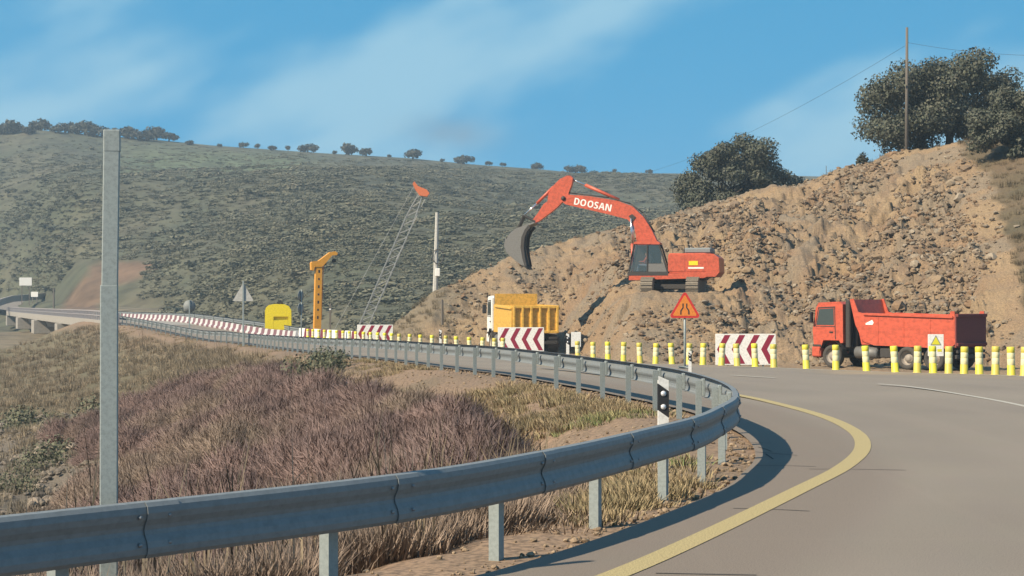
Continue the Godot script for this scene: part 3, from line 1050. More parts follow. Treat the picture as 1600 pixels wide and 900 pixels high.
func build_rocks() -> void:
	var cut: Node = get_node("rock_cut")
	var meshes := []
	for k in 9: meshes.append(rock_mesh(100 + k, 6 + k % 4))
	var tones := [Color(0.31, 0.228, 0.146), Color(0.24, 0.175, 0.12), Color(0.225, 0.172, 0.124), Color(0.33, 0.262, 0.185), Color(0.28, 0.185, 0.112), Color(0.37, 0.31, 0.235)]
	var mats := []
	for c in tones:
		mats.append(mat(c, 0.95, 0, M.rock.albedo_texture, 0.9))
	var r := RandomNumberGenerator.new()
	r.seed = 42
	var big := 0
	var xf := []
	var cols := []
	var tries := 0
	while (big < 290 or xf.size() < 21000) and tries < 150000:
		tries += 1
		var px := r.randf_range(700.0, 1640.0)
		var d := r.randf_range(84.0, 143.0)
		var toe := tab(px, TOE_P, TOE_D)
		var cr := tab(px, CR_P, CR_D)
		if d < toe - 5.0 or d > cr + 0.5: continue
		if natural(px, d) > 0.4 and r.randf() > 0.06: continue
		var rk := cut_rock(px, d)
		if r.randf() > 0.06 + rk or px < 960.0 and r.randf() < 0.5: continue
		if px > 960.0 and px < 1150.0 and d > 97.0 and d < 107.0: continue
		var patch := n_lo.get_noise_2d(px * 0.14, d * 1.2)
		if r.randf() > 0.72 + patch * 1.6: continue
		var x := (px - 800.0) / F * d
		var y := cut_y(px, d)
		var b := Basis.from_euler(Vector3(r.randf() * TAU, r.randf() * TAU, r.randf() * TAU))
		if big < 290 and r.randf() < 0.03:
			var s := 0.36 + 0.5 * pow(r.randf(), 2.0)
			var o := put_mesh(meshes[r.randi() % 9], "rock", mats[r.randi() % mats.size()], cut)
			o.transform = Transform3D(b.scaled(Vector3(s, s * r.randf_range(0.55, 0.9), s * r.randf_range(0.7, 1.1))), Vector3(x, y + s * 0.1, -d))
			big += 1
		elif xf.size() < 21000:
			var s := 0.08 + 0.34 * pow(r.randf(), 2.6)
			xf.append(Transform3D(b.scaled(Vector3(s, s * r.randf_range(0.5, 0.9), s)), Vector3(x, y + s * 0.12, -d)))
			var tc: Color = tones[r.randi() % tones.size()] * r.randf_range(0.8, 1.15)
			tc.a = 1.0
			cols.append(tc)
	scatter("rubble", meshes[3], M.rock, xf, cols, "", "", cut)
	# loose stones beside the road and on the embankment
	xf = []
	cols = []
	for k in 3600:
		var i := r.randi_range(20, 150)
		var t := frame_at(rail, i)
		var s := Vector3(-t.z, 0, t.x)
		var off := r.randf_range(-2.4, 0.36) if r.randf() < 0.45 else r.randf_range(-0.05, 0.3)
		var p: Vector3 = rail[i] + t * r.randf_range(-0.4, 0.4) + s * off
		var sd := rail_side(p.x, p.z)
		p.y = embank_y(sd, p.x, p.z)
		var q := 0.015 + 0.06 * pow(r.randf(), 3.0)
		xf.append(Transform3D(Basis.from_euler(Vector3(r.randf() * 6.0, r.randf() * 6.0, 0)).scaled(Vector3(q, q * 0.7, q)), p + Vector3(0, q * 0.25, 0)))
		cols.append(mixc(Color(0.42, 0.32, 0.22), Color(0.24, 0.17, 0.11), r.randf()))
	for k in 2600:      # stony patch on the left
		var px := r.randfn(110.0, 75.0)
		var d := r.randf_range(40.0, 92.0)
		var x := (px - 800.0) / F * d
		var sd := rail_side(x, -d)
		var q := 0.07 + 0.36 * pow(r.randf(), 3.0)
		xf.append(Transform3D(Basis.from_euler(Vector3(r.randf() * 6.0, r.randf() * 6.0, 0)).scaled(Vector3(q, q * 0.6, q)), Vector3(x, embank_y(sd, x, -d) + q * 0.15, -d)))
		cols.append(mixc(Color(0.36, 0.3, 0.24), Color(0.17, 0.145, 0.118), r.randf()))
	scatter("loose_stones", meshes[5], M.rock, xf, cols, "small loose stones along the verge and on the embankment", "stones")

func build_brush() -> void:
	var r := RandomNumberGenerator.new()
	r.seed = 9
	var heath := [dome(850, 1)]
	var dry := [blades(70, 0.34, 0.24, 0.0055, 0.6, 3)]
	var low := [blades(60, 0.16, 0.22, 0.008, 0.8, 5)]
	var stalk := [blades(5, 1.0, 0.08, 0.007, 0.25, 6, 1)]
	var leaf := [leaf_mesh([[Vector3(0, 0.32, 0), Vector3(0.55, 0.4, 0.55)]], 420, 0.055, 12, [Color(1, 1, 1)])]
	var sets := {"heath": [], "dry": [], "low": [], "stalk": [], "leaf": []}
	var hue := {"heath": [], "dry": [], "low": [], "stalk": [], "leaf": []}
	for k in 60000:
		# denser near the viewer, where a tuft shows larger
		var d := 9.5 * pow(160.0 / 9.5, pow(r.randf(), 0.85))
		var px := r.randf_range(-120.0, 1150.0)
		var x := (px - 800.0) / F * d
		var s := rail_side(x, -d)
		if s.x < 0.25: continue
		var a := n_lo.get_noise_2d(x * 2.2, d * 2.2)
		var b := n_mid.get_noise_2d(x * 1.0, d * 1.0)
		var y := embank_y(s, x, -d)
		var sy := 472.0 + (EYE - y) * F / d
		var kind := ""
		var c := Color(1, 1, 1)
		var sc := r.randf_range(0.7, 1.25)
		# where heather grows: the middle of the slope
		var h_in := smoothstep(2.4, 4.4, s.x + a * 1.5) * smoothstep(120.0, 260.0, px + a * 160.0 + b * 60.0) * (1.0 - smoothstep(60.0, 84.0, d + a * 14.0))
		var strip := lerpf(1.2, 2.9, smoothstep(16.0, 24.0, d)) * lerpf(0.6, 1.0, smoothstep(420.0, 620.0, px))
		if s.x < strip + b * 0.8:
			if r.randf() > 0.16 + a * 0.7: continue
			kind = "low"
			c = mixc(Color(0.33, 0.25, 0.15), Color(0.2, 0.17, 0.09), r.randf())
			if px > 840.0 and d < 30.0 and d > 20.0 and b > -0.1: c = mixc(Color(0.15, 0.2, 0.07), Color(0.27, 0.24, 0.12), r.randf())
		elif r.randf() < h_in:
			kind = "heath"
			c = mixc(Color(0.235, 0.168, 0.157), Color(0.16, 0.115, 0.11), 0.5 + b * 1.3)
			c = mixc(c, Color(0.21, 0.175, 0.13), smoothstep(0.1, 0.4, a) * 0.6)
			if r.randf() < 0.05:
				kind = "dry"
				c = Color(0.27, 0.21, 0.155)
			elif r.randf() < 0.02: kind = "stalk"
			if kind == "stalk": c = Color(0.36, 0.31, 0.24)
			if kind == "heath":
				var clump := n_mid.get_noise_2d(x * 2.2 + 40.0, d * 2.2)
				if clump < -0.12 and r.randf() < 0.75: kind = "low"
				sc *= 0.75 + 0.95 * smoothstep(-0.1, 0.35, clump)
				sc *= smoothstep(0.5, 4.0, s.x) * 0.5 + 0.5
				if d < 22.0: sc *= 0.7
		else:
			if px < 230.0 + a * 80.0 and d > 34.0 and d < 95.0 and r.randf() < 0.84 + b * 0.5: continue
			kind = "dry" if r.randf() < 0.7 else "low"
			c = mixc(Color(0.32, 0.258, 0.175), Color(0.235, 0.19, 0.132), 0.5 + b + r.randf_range(-0.2, 0.2))
			if px < 260.0 and d < 70.0: c = mixc(c, Color(0.19, 0.168, 0.13), 0.7)
			if d > 70.0: sc *= 1.25
			if r.randf() < 0.03: kind = "stalk"
		if d < 26.0 and kind != "heath" and kind != "stalk" and px < 900.0:
			c = mixc(c, Color(0.235, 0.175, 0.145), 0.75)
			if kind == "dry" and s.x > 1.6 and r.randf() < 0.4:
				kind = "heath"
				sc *= 0.6
		sets[kind].append(Transform3D(Basis(Vector3.UP, r.randf() * TAU).scaled(Vector3(sc, sc * r.randf_range(0.8, 1.2), sc)), Vector3(x, y, -d)))
		c = c * r.randf_range(0.8, 1.2)
		c.a = 1.0
		hue[kind].append(c)
	# a few green bushes
	for q in [[660, 690, 29.0, 1.0], [640, 670, 31.0, 0.8], [690, 700, 27.5, 0.7], [300, 585, 60, 1.3], [480, 590, 58, 1.6], [510, 585, 60, 1.3], [60, 640, 60, 1.5], [30, 670, 50, 1.0], [120, 600, 80, 2.0], [20, 590, 85, 2.0]]:
		var x: float = (q[0] - 800.0) / F * q[2]
		for j in 3:
			var xx: float = x + r.randf_range(-0.5, 0.5) * q[3]
			var dd: float = q[2] + r.randf_range(-0.5, 0.5) * q[3]
			var s := rail_side(xx, -dd)
			sets.leaf.append(Transform3D(Basis(Vector3.UP, r.randf() * TAU).scaled(Vector3.ONE * q[3] * r.randf_range(0.7, 1.1)), Vector3(xx, embank_y(s, xx, -dd), -dd)))
			hue.leaf.append(mixc(Color(0.12, 0.125, 0.075), Color(0.09, 0.1, 0.06), r.randf()))
	scatter("heather", heath[0], M.brush, sets.heath, hue.heath, "purple brown dry heather covering the embankment slope", "heather")
	scatter("dry_grass", dry[0], M.brush, sets.dry, hue.dry, "pale straw coloured dry grass on the embankment", "grass")
	scatter("verge_grass", low[0], M.brush, sets.low, hue.low, "short sparse grass on the soil verge behind the guardrail", "grass")
	scatter("dead_stalks", stalk[0], M.brush, sets.stalk, hue.stalk, "thin pale dead stalks rising out of the heather", "stalks")
	scatter("green_bushes", leaf[0], M.leaf, sets.leaf, hue.leaf, "low dark green bushes among the heather", "bushes")
	# scrub on the far hill
	var scrub := leaf_mesh([[Vector3(0, 0.3, 0), Vector3(0.8, 0.5, 0.8)], [Vector3(0.6, 0.25, 0.2), Vector3(0.6, 0.4, 0.6)]], 130, 0.27, 31, [Color(1, 1, 1)])
	var xf := []
	var cs := []
	for k in 85000:
		var px := r.randf_range(-150.0, 1180.0)
		var d := 190.0 * pow(660.0 / 190.0, pow(r.randf(), 0.75))
		if px < 260.0 and d < tab(px, [-40.0, 40.0, 130.0, 250.0], [440.0, 400.0, 335.0, 316.0]): continue
		var x := (px - 800.0) / F * d
		var y := hill_y(px, d)
		var ry := 472.0 - (y - EYE) * F / d
		if px > 60.0 and px < 245.0 and ry > 405.0 and d > 300.0 and d < 430.0 and px > 70.0 + (478.0 - ry) * 0.7 and px < 215.0 + (478.0 - ry) * 0.2: continue
		var patch := n_lo.get_noise_2d(x * 0.5, d * 0.3)
		if r.randf() > 0.55 + patch * 0.7: continue
		if d > 560.0 and r.randf() < (d - 560.0) / 90.0: continue
		var s := (0.35 + 0.75 * pow(r.randf(), 2.0) + 1.4 * pow(r.randf(), 14.0)) * (1.0 - 0.4 * smoothstep(500.0, 650.0, d))
		xf.append(Transform3D(Basis(Vector3.UP, r.randf() * TAU).scaled(Vector3(s * 1.3, s * r.randf_range(0.35, 0.65), s)), Vector3(x, y - 0.05, -d)))
		var c := mixc(Color(0.15, 0.146, 0.096), Color(0.112, 0.116, 0.076), 0.5 + n_lo.get_noise_2d(x * 1.1, d * 0.5) * 1.2 + r.randf_range(-0.3, 0.3))
		if r.randf() < 0.08: c = Color(0.15, 0.138, 0.09)
		if r.randf() < 0.05: c = Color(0.06, 0.068, 0.045)
		cs.append(c)
	scatter("hillside_scrub", scrub, M.leaf, xf, cs, "grey green low scrub covering the far hillside", "scrub")
	# thin scrub and dry grass on the left shoulder of the spur and on the hillside right of the cut
	xf = []
	cs = []
	for k in 9000:
		var px := r.randf_range(560.0, 1660.0)
		var d := r.randf_range(84.0, 160.0)
		var w := natural(px, d) * 0.8 + (1.0 - smoothstep(640.0, 780.0, px)) * smoothstep(112.0, 116.0, d)
		if r.randf() > w: continue
		var x := (px - 800.0) / F * d
		var s := r.randf_range(0.6, 1.3)
		xf.append(Transform3D(Basis(Vector3.UP, r.randf() * TAU).scaled(Vector3.ONE * s), Vector3(x, cut_y(px, d), -d)))
		cs.append(mixc(Color(0.22, 0.17, 0.1), Color(0.12, 0.1, 0.06), r.randf()))
	scatter("spur_grass", dry[0], M.brush, xf, cs, "brown dry grass on the hillside around the rock cut", "grass")

func limb(st: SurfaceTool, r: RandomNumberGenerator, a: Vector3, dir: Vector3, l: float, rad: float, depth: int) -> void:
	var p := a
	var d := dir
	var n := 4
	for k in n:
		var q := p + d * l / n
		tube(st, p, q, lerpf(rad, rad * 0.55, float(k) / n), lerpf(rad, rad * 0.55, float(k + 1) / n), 7, false)
		p = q
		d = (d + Vector3(r.randfn(), r.randfn() * 0.5, r.randfn()) * 0.18).normalized()
	if depth > 0:
		for k in 3:
			var o := (d + Vector3(r.randfn(), absf(r.randfn()) * 0.4, r.randfn()) * 0.75).normalized()
			limb(st, r, p, o, l * 0.75, rad * 0.5, depth - 1)

func oak(label: String, where: Vector3, half: float, height: float, low: float, count: int, leaf: float, seed_: int, stems: Array, group := "oaks on the spur above the cut") -> Node3D:
	var t := thing("holm_oak", label, "tree", where, 0.0, group)
	var r := RandomNumberGenerator.new()
	r.seed = seed_
	var st := new_st(true)
	for s in stems:
		var base := Vector3(s, -0.3, r.randf_range(-0.5, 0.5))
		var lean := Vector3(r.randfn() * 0.15, 1, r.randfn() * 0.1).normalized()
		tube(st, base, base + lean * (low + 0.8), 0.36 * height / 8.0, 0.26 * height / 8.0, 9, false)
		var top := base + lean * (low + 0.8)
		for k in 4:
			limb(st, r, top, (lean + Vector3(r.randfn(), 0.25, r.randfn()) * 0.6).normalized(), height * 0.26, 0.17 * height / 8.0, 2)
	commit(st, "trunk", M.bark, t)
	var lobes := []
	for k in 80:
		var a := r.randf_range(-1.0, 1.0)
		var yy := r.randf()
		var cap := sqrt(maxf(1.0 - a * a * 0.8, 0.0))
		var y := lerpf(low, low + (height - low) * cap * 0.86, yy)
		var rr := half * r.randf_range(0.15, 0.29)
		lobes.append([Vector3(a * (half - rr * 0.6), y, r.randf_range(-0.7, 0.7) * half * cap), Vector3(rr, rr * r.randf_range(0.55, 0.8), rr)])
	put_mesh(leaf_mesh(lobes, count, leaf, seed_ + 5, [Color(0.058, 0.067, 0.045), Color(0.07, 0.077, 0.052), Color(0.048, 0.056, 0.038), Color(0.082, 0.084, 0.062)]), "crown", M.leaf, t)
	return t

func spur_point(px: float, d: float) -> Vector3:
	return Vector3((px - 800.0) / F * d, cut_y(px, d), -d)

func build_trees() -> void:
	oak("broad dark holm oak behind the utility pole on the spur", spur_point(1478, 136.0), 6.9, 8.1, 1.2, 60000, 0.17, 301, [0.3, -1.9])
	oak("dark low-crowned holm oak cut by the right edge of the picture", spur_point(1590, 117.5), 3.4, 4.7, 0.2, 26000, 0.15, 302, [0.0])
	oak("rounded bushy holm oak behind the crest of the rock cut, right of the excavator boom", Vector3(21.4, 9.8, -168.0), 6.0, 7.8, 0.0, 52000, 0.19, 303, [-1.0, 1.4])
	oak("small holm oak touching the right side of the rounded bushy one behind the crest", Vector3(26.9, 10.6, -170.0), 1.9, 3.0, 0.0, 5200, 0.19, 304, [0.0])
	oak("tiny lone bush on the crest left of the utility pole", spur_point(1348, 134.5) + Vector3(0, 0.0, 0), 0.5, 0.95, 0.0, 500, 0.14, 305, [0.0])
	oak("sparse low bush at the far right below the edge oak", spur_point(1596, 116.0), 0.9, 1.3, 0.0, 900, 0.16, 306, [0.0])
	# far trees along the ridge: one built per size, the rest copies
	var r := RandomNumberGenerator.new()
	r.seed = 55
	var proto := []
	for k in 4:
		var t := Node3D.new()
		var st := new_st(true)
		tube(st, Vector3(0, -0.5, 0), Vector3(0.1, 2.2, 0), 0.35, 0.25, 7, false)
		commit(st, "trunk", M.bark, t)
		var lobes := []
		for j in 9:
			var a := r.randf_range(-1, 1)
			lobes.append([Vector3(a * 2.4, 2.6 + r.randf() * 1.6 * (1.0 - absf(a) * 0.6), r.randf_range(-1.5, 1.5)), Vector3(1.5, 1.0, 1.5) * r.randf_range(0.8, 1.2)])
		put_mesh(leaf_mesh(lobes, 650, 0.6, 70 + k, [Color(0.03, 0.034, 0.026), Color(0.042, 0.046, 0.034)]), "crown", M.leaf, t)
		proto.append(t)
	# pixel column, width in pixels, wording
	var spots := [[6, 30, "at the left edge of the ridge"], [20, 34, "second from the left edge of the ridge"], [44, 22, "third from the left edge of the ridge"], [64, 34, "topmost on the ridge, just left of a gap"], [86, 20, "low one right of the topmost ridge oak"], [112, 30, "left end of the clump left of the bare post"], [132, 34, "middle of the clump left of the bare post"], [152, 30, "right end of the clump, beside the bare post"], [200, 34, "on the ridge just right of the bare post"], [228, 30, "second on the ridge right of the bare post"], [244, 32, "third on the ridge right of the bare post"], [264, 22, "fourth on the ridge right of the bare post"], [296, 16, "small round one where the ridge clump ends"], [342, 9, "tiny one right of the ridge clump"], [380, 14, "low one on the bare part of the ridge"], [402, 12, "low one beside another on the bare ridge"], [426, 12, "low one left of the round ridge oak"], [450, 11, "small one touching the round ridge oak on its left"], [481, 24, "round one standing out on the bare ridge"], [522, 9, "tiny one right of the round ridge oak"], [545, 30, "wide flat one on the ridge above the crane mast"], [572, 22, "lower half of the wide flat pair on the ridge"], [608, 8, "tiny one left of the lattice boom"], [645, 28, "lone one on the ridge above the lattice boom head"], [690, 8, "tiny one right of the oak above the lattice boom"], [722, 24, "on the ridge above the concrete pole"], [764, 11, "small one between the pole and the bucket"], [785, 10, "small one on the ridge left of the bucket"], [840, 20, "lone round one above the excavator stick"], [900, 24, "half hidden behind the excavator boom joint"], [960, 9, "tiny one right of the boom joint on the ridge"], [1016, 12, "small squarish one on the ridge above the boom"]]
	for q in spots:
		var src: Node3D = proto[r.randi() % 4]
		var o: Node3D = src.duplicate()
		o.name = numbered("ridge_oak")
		add_child(o)
		var d := r.randf_range(640.0, 655.0)
		var s: float = q[1] * (1.3 if q[1] > 17 else 1.1) / (F / d) / 6.4
		o.position = Vector3((q[0] - 800.0) / F * d, hill_y(q[0], d) - 1.5 * s, -d)
		o.rotation.y = r.randf() * TAU
		o.scale = Vector3(s, s * (0.95 if q[1] > 15 else 1.25), s)
		tag(o, "dark far oak on the skyline, " + q[2], "tree", "oaks along the far ridge")
	for t in proto: t.free()

# ---------------------------------------------------------------- machines
func poly(pts: Array, ox: float, oy: float, s: float) -> PackedVector2Array:
	var out := PackedVector2Array()
	for p in pts: out.append(Vector2((p[0] - ox) / s, (oy - p[1]) / s))
	return out

func build_excavator() -> void:
	var base := at(1055, 461, 104.0)
	var px0 := 1055.0
	base.y = 2.17
	var s := 26.9
	var gy := 461.0
	var e := thing("excavator", "red tracked excavator with raised boom standing on the rock bench", "excavator", base, -0.22)
	# tracks point towards the viewer: the house is swung round
	for k in [-1.35, 1.25]:
		var st := new_st()
		var prof := PackedVector2Array()
		for i in 14:
			var a := PI / 2 + PI * i / 13
			prof.append(Vector2(-1.9 + 0.48 * cos(a), 0.5 + 0.48 * sin(a)))
		for i in 14:
			var a := -PI / 2 + PI * i / 13
			prof.append(Vector2(1.9 + 0.48 * cos(a), 0.5 + 0.48 * sin(a)))
		prism(st, prof, -0.3, 0.3, Transform3D(Basis(Vector3(0, 0, 1), Vector3(0, 1, 0), Vector3(-1, 0, 0)), Vector3(k, 0, 0)))
		var tr := commit(st, "track", M.dusty, e)
		var ss := new_st()
		for i in 46:
			var u := i / 46.0 * (3.8 * 2.0 + TAU * 0.48)
			var p := Vector2.ZERO
			var n := Vector2.UP
			if u < 3.8: p = Vector2(-1.9 + u, 0.98); n = Vector2(0, 1)
			elif u < 3.8 + PI * 0.48:
				var a := PI / 2 - (u - 3.8) / 0.48
				n = Vector2(cos(a), sin(a)); p = Vector2(1.9, 0.5) + n * 0.48
			elif u < 7.6 + PI * 0.48: p = Vector2(1.9 - (u - 3.8 - PI * 0.48), 0.02); n = Vector2(0, -1)
			else:
				var a := -PI / 2 - (u - 7.6 - PI * 0.48) / 0.48
				n = Vector2(cos(a), sin(a)); p = Vector2(-1.9, 0.5) + n * 0.48
			var b := Basis(Vector3(1, 0, 0), Vector3(0, n.y, n.x), Vector3(0, -n.x, n.y))
			box(ss, Vector3(k, p.y + n.y * 0.03, p.x + n.x * 0.03), Vector3(0.7, 0.05, 0.17), b)
			box(ss, Vector3(k, p.y + n.y * 0.065, p.x + n.x * 0.065), Vector3(0.7, 0.04, 0.03), b)
		commit(ss, "shoes", M.dusty, tr)
	var st := new_st()
	box(st, Vector3(-0.05, 0.62, 0), Vector3(2.1, 0.4, 1.7), Basis(), 0.08)
	box(st, Vector3(-0.05, 0.5, 1.0), Vector3(2.6, 0.3, 0.5), Basis(), 0.05)
	box(st, Vector3(-0.05, 0.5, -1.0), Vector3(2.6, 0.3, 0.5), Basis(), 0.05)
	commit(st, "undercarriage", M.dark_steel, e)
	st = new_st(true)
	lathe(st, [Vector2(0, 0.8), Vector2(0.75, 0.8), Vector2(0.75, 1.02), Vector2(0, 1.02)], 24)
	commit(st, "slew_ring", M.dark_steel, e)
	st = new_st()
	prism(st, poly([[988, 437], [988, 429], [1108, 425], [1112, 431], [1104, 434]], px0, gy, s), -1.45, 1.45)
	commit(st, "deck", M.ex_red, e)
	st = new_st()
	box(st, Vector3(0.2, 0.98, 0), Vector3(3.2, 0.16, 2.2), Basis(), 0.03)
	commit(st, "deck_frame", M.dark_steel, e)
	# cab
	var cab_st := new_st()
	var cz0 := 0.45
	var cz1 := 1.45
	var roof := poly([[995, 381], [997, 377.5], [1031, 376.5], [1036, 379], [1036, 382]], px0, gy, s)
	prism(cab_st, roof, cz0 - 0.02, cz1 + 0.02)
	var cab := commit(cab_st, "cab_roof", M.ex_red, e)
	st = new_st()
	var fl := poly([[986, 430], [986, 424], [1049, 424], [1049, 430]], px0, gy, s)
	prism(st, fl, cz0, cz1 + 0.01)
	var bars := [[[988, 424], [996.5, 381]], [[1017, 424], [1017, 381]], [[1048, 424], [1035, 381]]]
	for q in bars:
		var a: Vector2 = poly([q[0]], px0, gy, s)[0]
		var b: Vector2 = poly([q[1]], px0, gy, s)[0]
		for z in [cz0 + 0.04, cz1 - 0.03]:
			tube(st, Vector3(a.x, a.y, z), Vector3(b.x, b.y, z), 0.05, 0.05, 6)
	commit(st, "cab_frame", M.dark_steel, e)
	var w1 := poly([[988.5, 423.5], [997, 382], [1016.5, 382], [1016.5, 423.5]], px0, gy, s)
	var w2 := poly([[1018, 411], [1018, 382], [1034, 382], [1043.5, 411]], px0, gy, s)
	for w in [w1, w2]:
		st = new_st()
		prism(st, w, cz1 - 0.035, cz1 - 0.025)
		commit(st, "side_window", M.glass, e)
	st = new_st()
	prism(st, poly([[1018, 424], [1018, 411.5], [1044, 411.5], [1048, 424]], px0, gy, s), cz1 - 0.06, cz1 - 0.015)
	commit(st, "door_panel", M.steel, e)
	st = new_st()
	var fa: Vector2 = w1[0]
	var fb: Vector2 = w1[1]
	quad(st, Vector3(fa.x, fa.y, cz0 + 0.05), Vector3(fb.x, fb.y, cz0 + 0.05), Vector3(fb.x, fb.y, cz1 - 0.06), Vector3(fa.x, fa.y, cz1 - 0.06))
	commit(st, "windscreen", M.glass, e)
	st = new_st()
	prism(st, poly([[1019, 424], [1017, 398], [1021, 396], [1026, 424]], px0, gy, s), cz0 + 0.25, cz1 - 0.3)
	prism(st, poly([[1004, 424], [1004, 416], [1024, 416], [1024, 424]], px0, gy, s), cz0 + 0.25, cz1 - 0.3)
	commit(st, "seat", M.black, e)
	st = new_st()
	prism(st, poly([[990, 424], [1035, 424], [1035, 382], [997, 382]], px0, gy, s), cz0 - 0.01, cz0 + 0.015)
	commit(st, "inner_wall", M.dark_steel, e)
	# house
	st = new_st()
	box(st, Vector3((1079 - px0) / s, (gy - 411.5) / s, -0.02), Vector3(58.0 / s, 32.0 / s, 2.86), Basis(), 0.06)
	var house := commit(st, "engine_house", M.ex_red, e)
	for q in [[1062, 26.0], [1092, 30.0]]:
		st = new_st()
		box(st, Vector3((q[0] - px0) / s, (gy - 411.0) / s, 1.415), Vector3(q[1] / s, 26.0 / s, 0.03), Basis(), 0.01)
		commit(st, "door", M.ex_red, house)
	st = new_st()
	prism(st, poly([[1107, 396], [1119, 397], [1127, 403], [1128, 425], [1122, 432], [1107, 432]], px0, gy, s), -1.47, 1.46)
	commit(st, "counterweight", M.ex_red, e)
	st = new_st()
	box(st, Vector3((1093 - px0) / s, (gy - 391.5) / s, -0.1), Vector3(42.0 / s, 9.0 / s, 2.0), Basis(), 0.08)
	var hood := commit(st, "engine_hood", M.grey_back, e)
	st = new_st(true)
	tube(st, Vector3((1112 - px0) / s, (gy - 395) / s, 0.2), Vector3((1112 - px0) / s, (gy - 383) / s, 0.2), 0.07, 0.07, 8)
	commit(st, "exhaust", M.dark_steel, hood)
	st = new_st()
	box(st, Vector3((1088 - px0) / s, (gy - 411) / s, 1.436), Vector3(14.0 / s, 6.5 / s, 0.012))
	commit(st, "yellow_plate", M.tank_yellow, house)
	st = new_st()
	box(st, Vector3((1092 - px0) / s, (gy - 418.5) / s, 1.436), Vector3(24.0 / s, 2.6 / s, 0.012))
	commit(st, "white_strip", M.white, house)
	# boom, stick and bucket lie in one plane beside the cab
	var bz := -0.15
	st = new_st()
	prism(st, poly([[876, 308], [877.5, 303], [881.6, 300.7], [920, 304], [965, 312], [988, 320.5], [1006, 338], [1018, 357], [1031, 384], [1030, 420], [1012, 420], [995.7, 380], [991, 352], [980, 341], [948, 332.5], [915, 324.5], [881.6, 316.6], [877, 313]], px0, gy, s), bz - 0.3, bz + 0.3)
	var boom := commit(st, "boom", M.ex_red, e)
	st = new_st()
	prism(st, poly([[982, 336], [988, 333], [994, 338], [989, 344]], px0, gy, s), bz - 0.34, bz + 0.335)
	commit(st, "pivot_plate", M.dark_steel, boom)
	text_part("DOOSAN", 0.42, Vector3((925 - px0) / s, (gy - 317.5) / s, bz + 0.304), M.white, boom, -0.2)
	st = new_st()
	prism(st, poly([[883, 271], [889, 271], [893, 275], [891, 285], [887, 295], [884, 306], [877, 311], [868, 320], [861, 326], [838, 342.5], [832, 345], [828, 340], [836, 330], [845.5, 315.5], [852, 311], [853, 300], [862.5, 285], [872, 276]], px0, gy, s), bz - 0.22, bz + 0.22)
	var stick := commit(st, "stick", M.ex_red, e)
	st = new_st(true)
	var pin := poly([[878, 307]], px0, gy, s)[0]
	tube(st, Vector3(pin.x, pin.y, bz - 0.36), Vector3(pin.x, pin.y, bz + 0.36), 0.13, 0.13, 14)
	commit(st, "joint_pin", M.dark_steel, boom)
	cylinder(e, [861, 288], [834, 314], [813, 333], px0, gy, s, bz + 0.05, 0.09, 0.05, "bucket_cylinder")
	cylinder(e, [966, 310], [912, 286], [889, 276], px0, gy, s, bz, 0.1, 0.06, "stick_cylinder")
	cylinder(e, [990, 428], [988, 380], [986, 340], px0, gy, s, bz + 0.36, 0.09, 0.06, "boom_cylinder")
	cylinder(e, [990, 428], [988, 380], [986, 340], px0, gy, s, bz - 0.36, 0.09, 0.06, "boom_cylinder")
	st = new_st()
	for q in [[[813, 333], [804, 354]], [[813, 333], [832, 343]]]:
		var a := poly([q[0]], px0, gy, s)[0]
		var b := poly([q[1]], px0, gy, s)[0]
		for z in [-0.18, 0.18]:
			tube(st, Vector3(a.x, a.y, bz + z), Vector3(b.x, b.y, bz + z), 0.07, 0.07, 6)
	commit(st, "linkage", M.dark_steel, e)
	var back := [[832, 344], [820, 349], [804, 354], [795, 361], [786, 371], [784.5, 383], [789, 393], [800, 403], [817, 415.5]]
	var shell := []
	for q in back: shell.append(q)
	for k in range(back.size() - 1, -1, -1):
		shell.append([back[k][0] + (2.0 if k < 7 else 0.8), back[k][1] + (2.0 if k < 4 else -2.0)])
	st = new_st()
	prism(st, poly(shell, px0, gy, s), bz - 0.75, bz + 0.75)
	var bucket := commit(st, "bucket", M.steel, e)
	var face := [[824, 349], [804, 355], [795, 362], [787.5, 372], [786, 383], [790.5, 392], [801, 401.5], [818, 414.5], [814, 400], [811.5, 384], [813, 368], [818, 357]]
	for z in [bz - 0.75, bz + 0.72]:
		st = new_st()
		prism(st, poly(face, px0, gy, s), z, z + 0.045)
		commit(st, "side_plate", M.steel, bucket)
	for z in [bz + 0.69, bz - 0.79]:
		st = new_st()
		prism(st, poly([[824, 350], [818, 358], [813.5, 368], [812, 384], [814.5, 400], [818.5, 414.5], [821.5, 414], [818.5, 400], [816.5, 384], [818, 369], [822, 359], [828, 352]], px0, gy, s), z, z + 0.1)
		commit(st, "side_cutter", M.dark_steel, bucket)
	for k in 5:
		st = new_st()
		prism(st, poly([[814, 413], [818, 411], [823, 420]], px0, gy, s), bz - 0.75 + k * 0.345, bz - 0.63 + k * 0.345)
		commit(st, "tooth", M.dark_steel, bucket)
	for z in [-0.12, 0.12]:      # hoses along the boom
		st = new_st(true)
		var hp := poly([[1022, 362], [1004, 332], [985, 317.5], [950, 307], [900, 300.5], [884, 298], [874, 288]], px0, gy, s)
		for k in hp.size() - 1: tube(st, Vector3(hp[k].x, hp[k].y + 0.03, bz + z), Vector3(hp[k + 1].x, hp[k + 1].y + 0.03, bz + z), 0.03, 0.03, 6)
		commit(st, "hose", M.rubber, boom)
	st = new_st(true)
	for q in [[1056, 1056, 395, 384], [1074, 1074, 395, 384], [1056, 1074, 384, 384]]:
		tube(st, Vector3((q[0] - px0) / s, (gy - q[2]) / s, 1.3), Vector3((q[1] - px0) / s, (gy - q[3]) / s, 1.3), 0.02, 0.02, 5)
	commit(st, "handrail", M.dark_steel, house)
	st = new_st()
	box(st, Vector3((988 - px0) / s, (gy - 395) / s, cz1 + 0.2), Vector3(0.06, 0.36, 0.2), Basis(), 0.02)
